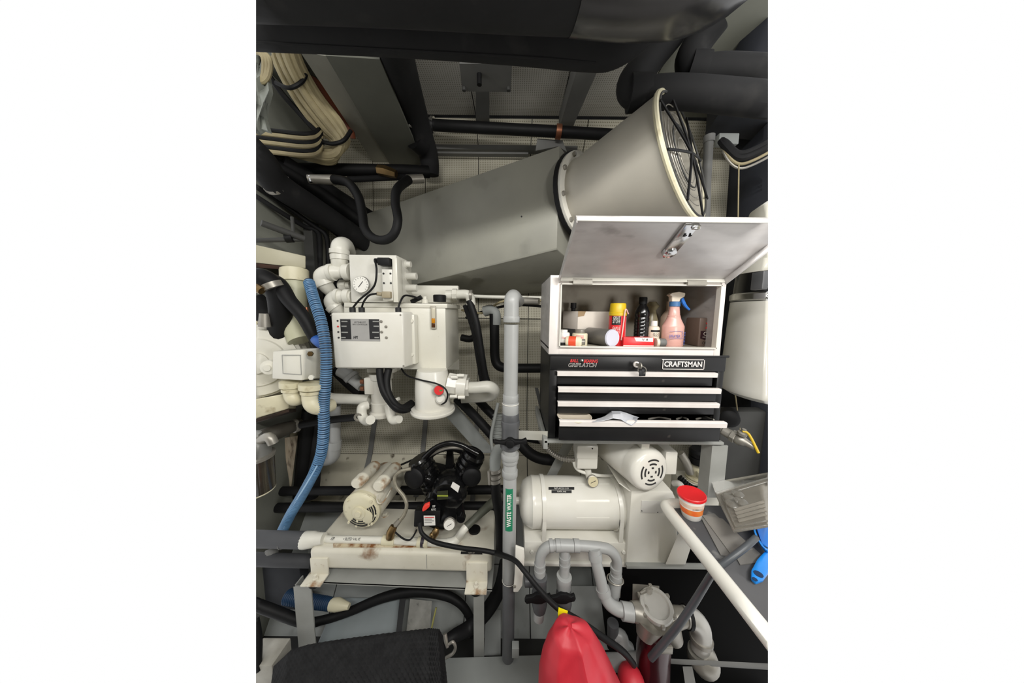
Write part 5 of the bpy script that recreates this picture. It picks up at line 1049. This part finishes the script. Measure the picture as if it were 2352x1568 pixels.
part(o,'bowl',MB().lathe(V(fc.x,1.14,P(590,1128,1.14).z),(0,0,1),[(0,.06),(.008,.072),(.16,.076),(.165,.06)],32),M('dark_brown_bowl','3b352c','2a2620',.2,coat=.4)); part(o,'rim',MB().lathe(V(fc.x,1.14,P(590,1052,1.14).z),(0,0,1),[(0,.08),(.012,.082),(.016,.07)],32),steel)
part(o,'head',MB().lathe(V(fc.x,1.14,P(590,1046,1.14).z),(0,0,1),[(0,.07),(.06,.066),(.07,.045),(.10,.04)],20),M('cast_alloy','93938f','82827e',.5,.4,10,.2,50)); part(o,'side_port',MB().tube([P(600,1010,1.14),P(618,1003,1.12),P(628,1018,1.12)],.02,12,4),steel); part(o,'bottom_ring',MB().torus(V(fc.x,1.14,P(590,1126,1.14).z),(0,0,1),.068,.004,32,6),cream)
o = thing('steel_strut','rusty steel pipe strut left of the blue hose','strut'); part(o,'strut',tp([(560,1020,1.2),(640,990,1.34),(690,972,1.45)],[20,18,12],16,1),M('dirty_steel','4a463e','3a362f',.6,.3,10)); part(o,'flange',tp([(672,980,1.41),(682,976,1.43)],[16,16],12,1),steel)
for i,(a,b_,w_,mt,lb) in enumerate([((712,940,1.62),(690,1140,1.6),16,rub,'black vertical hose left of the blue hose'),((735,930,1.66),(716,1140,1.62),15,lag,'dark vertical hose behind the blue hose'),((676,990,1.60),(660,1130,1.56),8,M('streaked_pale_strip','98917c','7d7763',.7,0,9),'stained pale strip left of the black hoses')]):
    solo('upright_hose',tp([a,b_],w_,14,1),mt,lb,'hose','upright hoses behind the blue hose')
for i,(y,rp,Y,lb) in enumerate([(1128,10.5,1.50,'upper black pipe running level behind the compressor'),(1166,11,1.46,'lower black pipe running level behind the compressor')]):
    solo('level_pipe',tp([(540,y,Y),(700,y-1,Y),(1160,y-4,Y)],rp,16,1),rub,lb,'pipe','level black pipes behind the compressor')
o = thing('lagged_pipe','grey lagged pipe ending in white fitting left of the compressor','pipe'); part(o,'pipe',tp([(540,1236,1.18),(700,1240,1.2)],[19,19],22,1),M('grey_foam_lagging','4c4d50','424346',.7,0,6,.1,60)); part(o,'tape_mark',tp([(651,1240,1.195),(653,1240,1.195)],[19.6,19.6],22,1),midg)
part(o,'end_fitting',tp([(696,1240,1.2),(702,1240,1.2),(722,1238,1.2),(726,1237,1.2),(744,1236,1.2)],[19,20,18,15,13],18,1),wpvc,'white pipe fitting')
solo('lagged_pipe',tp([(540,1282,1.2),(640,1286,1.21),(720,1288,1.22)],[15,15,15],18,1),M('dark_foam_lagging','37383b','2e2f31',.7),'dark lagged pipe lowest at the left edge','pipe')
solo('seacock',tp([(625,1262,1.24),(622,1278,1.22)],[14,16],14,1),midg,'grey seacock stub between the two lagged pipes','valve')
# ================================================================ COMPRESSOR ON STAND, LEFT
Yq = 1.16
o = thing('compressor_stand','grey aluminium angle stand under the left compressor','stand')
lx0, lx1 = P(694,1340,Yq).x, P(1132,1340,Yq).x; zst = P(920,1330,Yq-.01).z
part(o,'front_angle',MB().hexa([P(696,1338,Yq-.03),P(1130,1358,Yq-.03),P(1130,1352,Yq-.03),P(696,1334,Yq-.03),P(696,1338,Yq-.024),P(1130,1358,Yq-.024),P(1130,1352,Yq-.024),P(696,1334,Yq-.024)]),alup)
za = P(696,1334,Yq-.03); zb_ = P(1130,1352,Yq-.03)
part(o,'shelf',MB().prism([za,zb_,V(zb_.x+.005,Yq+.34,zb_.z),V(za.x,Yq+.34,za.z)],(0,0,-.006)),alup)
for px,w_ in ((700,40),(1100,24)):
    xa, xb = P(px-w_/2,1400,Yq-.02).x, P(px+w_/2,1400,Yq-.02).x; zt_ = P(px,1345 if px < 900 else 1360,Yq-.02).z
    part(o,'leg',MB().span((xa,Yq-.024,-.19),(xa+.006,Yq+.03,zt_)).span((xa,Yq-.024,-.19),(xb,Yq-.018,zt_)),alup)
for px in (720,1095):
    xa, xb = P(px-15,1400,Yq+.25).x, P(px+15,1400,Yq+.25).x
    part(o,'leg',MB().span((xa,Yq+.29,-.1),(xb,Yq+.296,zb_.z)),alup)
o = thing('air_compressor','V-twin air compressor on a rust-stained white skid tank','compressor')
# skid tank
A = P(708,1262,Yq); Bq = P(1130,1272,Yq); zt_ = (A.z+Bq.z)/2; A0 = P(712,1310,Yq); 
x0, x1 = A.x, Bq.x; zt0 = A.z; zt1 = Bq.z; hgt = .104; dep = .36
sk = part(o,'skid_tank',MB().hexa([V(x0,Yq,zt0-hgt),V(x1,Yq,zt1-hgt),V(x1,Yq,zt1),V(x0,Yq,zt0),V(x0,Yq+dep,zt0-hgt),V(x1,Yq+dep,zt1-hgt),V(x1,Yq+dep,zt1),V(x0,Yq+dep,zt0)],.02,4),skidm)
part(sk,'weld_seam',MB().span((P(980,1280,Yq).x-.001,Yq-.0012,zt0-hgt+.012),(P(980,1280,Yq).x+.001,Yq+.004,zt0-.02)),alup)
for (px0,px1,py0,py1,lx) in ((698,752,1282,1332,-1),(1071,1124,1292,1350,1)):
    a_,b_ = P(px0+ (14 if lx < 0 else 0),py0,Yq-.006), P(px1-(4 if lx>0 else 0),py0,Yq-.006); zf = za.z+.008 if lx < 0 else zb_.z+.008
    ft = part(o,'foot_bracket',MB().span((a_.x,Yq-.008,zf),(b_.x,Yq+.002,a_.z),.002).span((a_.x-.01*(lx<0),Yq-.062,zf-.004),(b_.x,Yq+.002,zf+.004),.002),rusty)
    part(ft,'foot_bolt',MB().hexnut(V((a_.x+b_.x)/2,Yq-.034,zf+.004),(0,0,1),.013,.012).lathe(V((a_.x+b_.x)/2,Yq-.034,zf+.014),(0,0,1),[(0,.008),(.014,.007)],10),rusty)
    part(ft,'rubber_mount',MB().lathe(V((a_.x+b_.x)/2,Yq-.03,zf-.016),(0,0,1),[(0,.03),(.012,.034)],18),rub)
part(sk,'label_strip',MB().prism([PZ(px,py,zt1+.0006) for px,py in ((1059,1266),(1107,1267),(1108,1273),(1058,1272))],(0,0,.0008)),inkb)
text(sk,'lettering','NAPA 647',card,PZ(1083,1269.5,zt1+.0016),(1,0,0),(0,1,0),.006,.03)
part(sk,'rust_stain',MB().sheet([[PZ(px,py,zt0+(zt1-zt0)*(px-708)/422+.0012) for px in range(765,1056,10)] for py in (1247,1252,1257+0)],(0,0,.0006)),M('rust_streaks','cfc8b4','b8a684',.6,0,14,dirt='7a4c22',dlo=.46,dhi=.6,ds=22),'rust stain')
part(o,'deck_plate',MB().prism([PZ(px,py,zt1+.002) for px,py in ((742,1250),(1135,1262),(1133,1165),(810,1150))],(0,0,.004)),skidm)
# motor
mc = P(829,1172,1.22); mr = .092; md = V(.06,1,.02).normalized()
u2,w2,_ = frame(md)
part(o,'motor_shell',MB().lathe(mc+md*.02,md,[(0,mr*.98),(.005,mr),(.245,mr),(.25,mr*.96),(.27,mr*.7)],40),rusty)
eb = part(o,'motor_end_bell',MB().lathe(mc-md*.012,md,[(0,mr*.25),(.001,mr*.78),(.006,mr*.9),(.014,mr*.985),(.03,mr*1.0),(.034,mr*1.0)],40),cream)
part(eb,'rim_bead',MB().torus(mc+md*.004,md,mr*.97,.004,40,6),cream)
part(eb,'bearing_boss',MB().lathe(mc-md*.012,-md,[(0,mr*.36),(.008,mr*.34),(.01,mr*.17),(.016,mr*.16)],28),cream)
for k in range(9):
    a = 2.62+k*.28
    pts = [mc-md*.0135+(u2*math.cos(a_)+w2*math.sin(a_))*R for R,a_ in ((mr*.42,a),(mr*.52,a))]
for R in (.52,.64,.76,.87):
    g = [[mc-md*(.0132-.0*(R)) + md*max(0,(rr/mr-.78))*.07 +(u2*math.cos(a)+w2*math.sin(a))*rr for a in [math.radians(150)+math.radians(165)*i/14 for i in range(15)]] for rr in (mr*(R-.032),mr*(R+.032))]
    part(eb,'vent_slot',MB().sheet(g,-md*.001),inkb)
for k in range(3):
    a = math.radians(190+k*48); e = u2*math.cos(a)+w2*math.sin(a); f_ = md.cross(e)
    part(eb,'vent_rib',MB().prism([mc-md*.0145+e*mr*.42-f_*.005,mc-md*.0145+e*mr*.42+f_*.005,mc-md*.010+e*mr*.92+f_*.005,mc-md*.010+e*mr*.92-f_*.005],-md*.001),cream)
part(eb,'access_cover',MB().prism([mc-md*.0135+u2*(a*mr)+w2*(b*mr) for a,b in ((-.15,.34),(-.62,.1),(-.74,-.1),(-.70,-.4),(-.5,-.62),(-.2,-.5))][::1],-md*.004,.002),cream)
for a in (.8,2.37,3.94,5.5): part(eb,'screw',MB().hexnut(mc-md*.006+(u2*math.cos(a)+w2*math.sin(a))*mr*.9,-md,.007,.008),cream)
for (px,py,r_,ln) in ((818,1112,.031,.17),(869,1118,.033,.18)):
    c0_ = P(px,py,1.23); part(o,'capacitor_cover',MB().lathe(c0_,md+V(0,0,-.02),[(0,r_*.8),(.006,r_*.96),(.012,r_),(.045,r_),(.047,r_*1.04),(.058,r_*1.04),(.06,r_),(ln-.01,r_),(ln,r_*.85)],24,.85),rusty)
part(o,'wire_loop',MB().tube([P(868,1135,1.2),P(866,1148,1.2),P(872,1156,1.2),P(884,1148,1.22),P(900,1120,1.3)],.003,8,5),rusty)
# motor feet and studs
for px,py in ((884,1182),(905,1156)): part(o,'mount_bolt',MB().hexnut(PZ(px,py,zt1+.006),(0,0,1),.014,.014).torus(PZ(px,py,zt1+.008),(0,0,1),.02,.004,18,6),rusty)
# pump
pk = part(o,'crankcase',MB().lathe(P(1020,1150,1.33)-V(0,.10,0),(0,1,0),[(0,.05),(.006,.085),(.02,.095),(.12,.095),(.14,.07)],14),gblk)
part(o,'crank_cover',MB().lathe(P(1026,1146,1.225),(0.05,1,.1),[(0,.045),(.01,.075),(.03,.088),(.10,.092),(.12,.08)],24),gblk)
part(o,'crankcase_base',MB().hexa([P(968,1195,1.24),P(1070,1192,1.24),P(1062,1128,1.25),P(985,1128,1.25),P(975,1178,1.42),P(1068,1178,1.42),P(1060,1120,1.42),P(985,1120,1.42)],.012,3),gblk)
part(pk,'label_panel',MB().prism([P(1004,1128,1.212),P(1029,1126,1.212),P(1029,1146,1.212),P(1004,1148,1.212)],(0,.0008,0)),M('dark_yellow_green_label','2c2f1c',None,.4)); part(pk,'label_stripe',bxp(1004,1137,1029,1140,1.209,1.211,0),M('lime_print','8f9a3a',None,.5))
part(o,'barcode_label',MB().prism([P(1040,1106,1.215),P(1056,1116,1.215),P(1052,1131,1.215),P(1035,1118,1.215)],(0,.0008,0)),paperw,'white barcode label')
def head(base, top, r, lb):
    d = (top-base); L = d.length; h = part(o,'cylinder',MB().lathe(base,d,[k for i in range(6) for k in ((i*L/9,r*.98),(i*L/9+L/22,r*.98),(i*L/9+L/21,r*.8),(i*L/9+L/9.5,r*.8))]+[(L*.68,r*.95)],20),gblk)
    u_h,w_h,dh = frame(d); part(o,'cylinder_head',MB().lathe(base+dh*L*.68,d,[(0,r*1.02),(L*.06,r*1.02),(L*.07,r*.86),(L*.12,r*.86),(L*.13,r*1.02),(L*.2,r*1.02),(L*.21,r*.86),(L*.26,r*.86),(L*.27,r*1.0),(L*.33,r*.9)],16),gblk)
head(P(1005,1130,1.36),P(962,1052,1.36),.062,''); head(P(1045,1125,1.36),P(1090,1040,1.36),.064,'')
part(o,'air_filter',MB().lathe(P(957,1092,1.31),(-.2,-1,.1),[(0,.05),(.03,.052),(.036,.046),(.04,.02)],28),rub); part(o,'air_filter',MB().lathe(P(1084,1090,1.30),(.1,-1,.1),[(0,.045),(.03,.046),(.036,.04),(.04,.018)],28),rub)
part(o,'filter_neck',MB().tube([P(962,1090,1.32),P(985,1100,1.33),P(1000,1110,1.34)],.03,14,3),gblk)
fw = P(1032,1086,1.52)
fy = part(o,'flywheel',MB().pipe(fw,fw+V(0,.045,0),.165,.028,44),rub)
for k in range(5):
    a = 2*math.pi*k/5+.3; e = V(math.cos(a),0,math.sin(a)); f_ = V(-math.sin(a),0,math.cos(a)); part(fy,'spoke',MB().prism([fw+e*.03-f_*.024,fw+e*.03+f_*.024,fw+e*.14+f_*.016,fw+e*.14-f_*.016],(0,.03,0)),rub)
part(fy,'hub',MB().cyl(fw-V(0,.01,0),fw+V(0,.05,0),.04,None,20),rub)
part(o,'drive_belt',MB().tube([fw+V(-.10,.02,.128),P(910,1072,1.53)],.006,8,1).tube([fw+V(-.08,.02,-.145),P(905,1120,1.53)],.006,8,1),rub)
part(o,'motor_pulley',MB().lathe(P(902,1092,1.51),(0,1,0),[(0,.045),(.01,.045),(.015,.035),(.03,.035),(.035,.045),(.045,.045)],24),rub)
part(o,'discharge_tube',tp([(974,1052,1.34),(990,1036,1.34),(1010,1023,1.34),(1036,1017,1.34),(1060,1022,1.34),(1082,1034,1.34),(1098,1042,1.34)],[8,7,6,6,6,7,8],12,6),gblk); part(o,'discharge_tube',tp([(985,1046,1.37),(1010,1033,1.37),(1035,1027,1.37),(1065,1030,1.37),(1092,1042,1.37)],4.5,10,6),steel)
part(o,'braided_line',tp([(944,1076,1.28),(920,1082,1.27),(907,1096,1.26),(911,1118,1.25),(928,1140,1.24),(934,1160,1.23),(928,1182,1.22),(914,1200,1.21),(905,1212,1.2)],4.5,10,7),M('braided_steel','9a9484','7f7a6c',.45,.3,60))
part(o,'line_fitting',tp([(918,1194,1.215),(908,1206,1.205)],[6,7],6,1),steel); part(o,'check_valve',tp([(905,1208,1.2),(898,1222,1.19),(896,1234,1.19)],[9,11,10],10,2),brass)
part(o,'crank_sight',MB().lathe(P(1060,1185,1.2),(0,-1,0),[(0,.022),(.02,.02)],16),gblk)
# pressure switch
sw = part(o,'pressure_switch',MB().hexa([P(950,1210,1.17),P(1010,1208,1.17),P(1012,1172,1.18),P(952,1172,1.18),P(958,1200,1.27),P(1012,1198,1.27),P(1012,1160,1.27),P(958,1160,1.27)],.005),rub)
part(sw,'red_knob',MB().prism([P(969,1170,1.175),P(974,1162,1.178),P(986,1157,1.18),P(987,1164,1.178),P(978,1172,1.172),P(970,1176,1.17)],(0,.012,.006),.003),M('switch_red','d8382c',None,.4),'red switch knob')
part(sw,'warning_label',MB().prism([P(973,1184,1.166),P(999,1184,1.166),P(1000,1206,1.164),P(974,1207,1.164)],(0,.001,0)),paperw)
for i in range(5): part(sw,'print_line',MB().prism([P(975,1187+i*4,1.1645),P(997-(i%2)*5,1187+i*4,1.1645),P(997-(i%2)*5,1188.6+i*4,1.1645),P(975,1188.6+i*4,1.1645)],(0,.0006,0)),inkr if i == 0 else alup)
text(sw,'lettering','OFF\nAUTO',paperw,P(996,1166,1.176),(1,0,.0),(0,.4,1),.022,.022)
ga = part(o,'gauge',MB().lathe(P(1033,1200,1.18),(.1,-1,.15),[(-.01,.02),(0,.028),(.014,.028),(.016,.025)],28),steel); gp = P(1033,1200,1.18)+V(.1,-1,.15).normalized()*.0165
part(ga,'dial',MB().lathe(gp,(.1,-1,.15),[(0,.0245),(.0006,.0245)],28),dial); part(ga,'needle',MB().box(gp+V(0,-.002,0),(.026,.001,.002),rot=Matrix.Rotation(-.6,3,'Y')),inkb)
# manifold along the front
zz = zt1+.022
def F_(px,py): return PZ(px,py,zz)
part(o,'manifold_pipe',MB().tube([F_(738,1236),F_(760,1238),F_(880,1240),F_(968,1244)],.017,16,1),wpvc,'off-white pipe with handwriting')
text(o,'lettering','< BLEED VALVE',inkb,F_(812,1238)+V(0,-.0135,.0135),(1,0,0),(0,.7,.7),.011,.085,shear=.2,ext=.001)
text(o,'lettering','AIR',inkb,F_(768,1237)+V(0,-.0125,.0125),(1,0,0),(0,.7,.7),.012,.02,shear=.3,ext=.0012,off=.03)
part(o,'tee',MB().tube([F_(880,1240),F_(908,1241)],.023,16,1).tube([F_(894,1240),F_(896,1240)+V(0,.01,.04)],.018,14,1),cream); part(o,'coupling',MB().tube([F_(960,1244),F_(984,1245)],.022,16,1),cream); part(o,'black_joint',MB().tube([F_(968,1244),F_(976,1244)],.0235,16,1),M('purple_black','2c2430',None,.5))
part(o,'manifold_pipe',MB().tube([F_(980,1245),F_(1005,1246),F_(1030,1246)],.017,16,1),wpvc); part(o,'elbow_pipe',MB().tube([F_(1026,1246),F_(1042,1244),F_(1052,1234),P(1062,1220,1.2),P(1070,1210,1.21)],[.019,.022,.021,.018,.018],16,4),wpvc)
part(o,'brass_fitting',MB().tube([P(994,1236,1.16),P(1000,1222,1.16),P(1004,1212,1.165)],[.014,.018,.010],10,2).ball(P(992,1228,1.155),.012),brass)
part(o,'valve_lever',MB().tube([P(908,1222,1.17),P(925,1236,1.15),P(940,1240,1.14),P(950,1230,1.15),P(957,1216,1.16)],.004,8,4),rub)
part(o,'brown_hose',MB().tube([P(1068,1212,1.21),P(1085,1196,1.24),P(1104,1178,1.28),P(1130,1155,1.34),P(1150,1140,1.4)],[.018,.017,.02,.024,.024],14,4),M('grey_green_hose','56584e','48493f',.5))
part(o,'rubber_pad',MB().lathe(PZ(1090,1218,zt1+.006),(0,0,1),[(0,.03),(.01,.03)],20),rub)
part(o,'power_cable',tp([(964,1200,1.15),(968,1222,1.13),(985,1238,1.12),(1010,1248,1.11),(1060,1258,1.10),(1110,1264,1.09),(1150,1272,1.08)],[5,5,5,5.5,5.5,5.5,5.5],12,7),rub,'black power cable')
# ================================================================ UNDER THE STAND AND BOTTOM
solo('bilge_hose',tp([(540,1370,1.2),(620,1400,1.22),(700,1428,1.22),(740,1424,1.24),(800,1405,1.27),(880,1372,1.3),(950,1358,1.32),(1020,1366,1.32),(1060,1388,1.3),(1082,1425,1.28),(1086,1460,1.26)],[13,13,12,10,10,11,12,11,10,10,10],14,7),rub,'black hose snaking under the compressor stand','hose')
solo('bilge_hose',tp([(1160,1290,1.25),(1148,1350,1.22),(1120,1400,1.2),(1080,1440,1.18),(1040,1462,1.12),(1020,1476,1.1)],[14,16,17,17,14,12],16,7),rub,'thick black hose curving down to the hook clamp','hose')
o = thing('blue_hose','blue corrugated hose end with cream cuff under the stand','hose'); part(o,'hose',tp([(660,1370,1.3),(700,1378,1.28),(740,1384,1.27),(766,1388,1.26)],[16,15,14,13],16,6,ribs=(.011,.002)),blue_d); part(o,'cuff',tp([(762,1388,1.26),(775,1388,1.255),(802,1392,1.25)],[14,15,7],16,1),cream,'cream cuff')
solo('bilge_tank',MB().hexa([P(720,1500,1.17),P(905,1500,1.17),P(920,1372,1.34),P(775,1372,1.34),P(720,1500,1.19),P(905,1500,1.19),P(920,1372,1.36),P(775,1372,1.36)],.006),M('blue_grey_paint','7e8688','72797b',.6,0,5),'blue-grey slanting panel under the compressor stand','panel')
solo('dark_post',MB().hexa([P(908,1470,1.16),P(920,1470,1.16),P(932,1375,1.3),P(918,1375,1.3),P(908,1470,1.18),P(920,1470,1.18),P(932,1375,1.32),P(918,1375,1.32)]),inkb,'narrow black upright under the stand','post')
solo('bilge_baffle',MB().hexa([P(930,1480,1.2),P(985,1480,1.2),P(992,1380,1.34),P(942,1375,1.34),P(930,1480,1.22),P(985,1480,1.22),P(992,1380,1.36),P(942,1375,1.36)]),M('scratched_grey','85847e','6e6d67',.6,0,20,dirt='3c3b38',dlo=.6,dhi=.7,ds=20),'scratched grey upright panel under the stand','panel')
solo('bilge_baffle',MB().hexa([P(1112,1505,1.2),P(1150,1505,1.2),P(1150,1400,1.34),P(1116,1400,1.34),P(1112,1505,1.22),P(1150,1505,1.22),P(1150,1400,1.36),P(1116,1400,1.36)]),hullg,'pale grey upright panel right of the stand leg','panel')
solo('yellow_stick',tp([(990,1450,1.2),(996,1420,1.22),(1002,1395,1.24)],2.2,8,1),M('dull_yellow','8d8a4e',None,.6),'thin yellowish stick under the stand','stick')
o = thing('hose_hook','galvanised hook clamp beside the black woven mat','hook'); part(o,'hook',tp([(1024,1510,1.0),(1040,1500,1.0),(1046,1486,1.0),(1040,1474,1.0),(1030,1480,1.0)],[3.5,4,4,4,3],10,6),steel); part(o,'eye_bolt',tp([(1022,1455,1.02),(1024,1470,1.01),(1028,1486,1.0)],[5,5.5,4],10,3),steel)
solo('floor_box',MB().prism([PZ(1018,1510,-.12),PZ(1245,1503,-.12),PZ(1262,1640,-.12),PZ(1010,1640,-.12)],(0,0,-.17),.003),hullg,'flat grey plate at the foot of the waste pipe','plate')
solo('plate_lug',bxp(1176,1490,1192,1512,1.0,1.03,.002),hullg,'small grey lug beside the pipe foot','lug')
# black woven mat
top = [(628,1530),(660,1500),(700,1488),(760,1478),(820,1470),(880,1462),(940,1455),(985,1450),(1006,1452),(1014,1468)]
bot = [(610,1660),(650,1660),(690,1660),(750,1660),(810,1660),(870,1660),(930,1660),(985,1660),(1020,1660),(1032,1660)]
NU, NV = 156, 72; g = []
for v in range(NV+1):
    row = []
    for u in range(NU+1):
        s_ = u/NU*(len(top)-1); i = min(int(s_),len(top)-2); f_ = s_-i
        tx = top[i][0]*(1-f_)+top[i+1][0]*f_; ty = top[i][1]*(1-f_)+top[i+1][1]*f_; bx_ = bot[i][0]*(1-f_)+bot[i+1][0]*f_; by_ = bot[i][1]
        t_ = v/NV; px = tx+(bx_-tx)*t_; py = ty+(by_-ty)*t_
        kn = .0050*math.sin(u*2*math.pi/3.9+ (math.pi if (v//4) % 2 else 0))*math.sin((v%4+.5)*math.pi/4)*(.35+.65*min(1,u/70))
        p = P(px,py,.98-.16*t_-.03*math.sin(t_*math.pi)); row.append(p+V(0,-kn,kn*.6))
    g.append(row)
solo('woven_mat',MB().sheet(g,(0,.02,-.01)),knit,'black knobbly woven mat draped at the bottom left','mat',ang=60)
solo('pale_block',bxp(560,1528,628,1600,1.0,1.1,.004),M('pale_stained_paint','a8a59c','8d8a80',.6,0,14),'pale stained block in the bottom left corner','block')
solo('cable_drop',tp([(585,1420,1.05),(592,1470,1.03),(590,1540,1.0)],[9,10,10],12,4),rub,'black cable dropping along the left edge','cable')

solo('shade_panel',bxp(540,1298,692,1400,1.34,1.40,.006),M('dark_navy_grey','26282d','1c1e22',.8),'dark locker panel added for the shade in the lower left behind the stand leg','infill')  # added panel, dark colour stands for the shade low at left
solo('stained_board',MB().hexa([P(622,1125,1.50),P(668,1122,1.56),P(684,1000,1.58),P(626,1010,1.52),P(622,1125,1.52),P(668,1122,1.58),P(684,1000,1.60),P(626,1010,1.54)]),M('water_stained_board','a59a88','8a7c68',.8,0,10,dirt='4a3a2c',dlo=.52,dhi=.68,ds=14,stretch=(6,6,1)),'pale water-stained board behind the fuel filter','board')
solo('shade_panel',bxp(540,985,625,1240,1.56,1.6,.004),M('shadow_brown_paint','3c3830','2c2924',.8),'dark brown locker panel added for the shade behind the fuel filter','infill')  # added panel, dark colour stands for the shade behind the board and filter
# ---------------------------------------------------------------- the place is modelled only as far as the photograph shows it
def limit_extent():
    c = CAM
    nl = ray(588,0).cross(ray(588,1568)); nr = ray(1764,1568).cross(ray(1764,0))
    mid = ray(1176,784)
    pl = []
    for n in (nl, nr):
        n = n.normalized()
        if n.dot(mid) < 0: n = -n
        pl.append(n)
    for o in [o for o in S.objects if o.type == 'MESH' and o not in BEHIND]:
        me = o.data
        if not me.vertices: continue
        for n in pl:
            ds = [(v.co+o.location-c).dot(n) for v in me.vertices]
            if not ds: break
            if min(ds) > -1e-4: continue
            bm = bmesh.new(); bm.from_mesh(me)
            r = bmesh.ops.bisect_plane(bm, geom=bm.verts[:]+bm.edges[:]+bm.faces[:], plane_co=c-o.location, plane_no=n, clear_inner=True)
            ed = [e for e in r['geom_cut'] if isinstance(e, bmesh.types.BMEdge)]
            try: bmesh.ops.holes_fill(bm, edges=ed, sides=0)
            except Exception: pass
            bm.to_mesh(me); bm.free(); me.update()
    for o in [o for o in S.objects if o.type == 'MESH' and not o.data.polygons]: bpy.data.objects.remove(o)
    for o in [o for o in S.objects if o.type == 'EMPTY' and not o.children]: bpy.data.objects.remove(o)
limit_extent()
def recentre():
    def meshes(o):
        r = [o] if o.type == 'MESH' else []
        for c in o.children: r += meshes(c)
        return r
    def shift(o, wp):                       # wp: world position of the parent origin
        vs = o.data.vertices
        lo = [min(v.co[i] for v in vs) for i in range(3)]; hi = [max(v.co[i] for v in vs) for i in range(3)]
        ctr = V((lo[0]+hi[0])/2, (lo[1]+hi[1])/2, lo[2])
        o.data.transform(Matrix.Translation(-ctr)); o.location = ctr - wp
        for c in o.children: shift(c, ctr)
    for o in [o for o in S.objects if o.parent is None and o.type in ('MESH','EMPTY')]:
        ms = meshes(o)
        if not ms: continue
        if o.type == 'EMPTY':
            vs = [v.co for k in ms for v in k.data.vertices]
            org = V((min(v.x for v in vs)+max(v.x for v in vs))/2, (min(v.y for v in vs)+max(v.y for v in vs))/2, min(v.z for v in vs))
            o.location = org
            for c in o.children: shift(c, org)
        else: shift(o, V(0,0,0))
recentre()
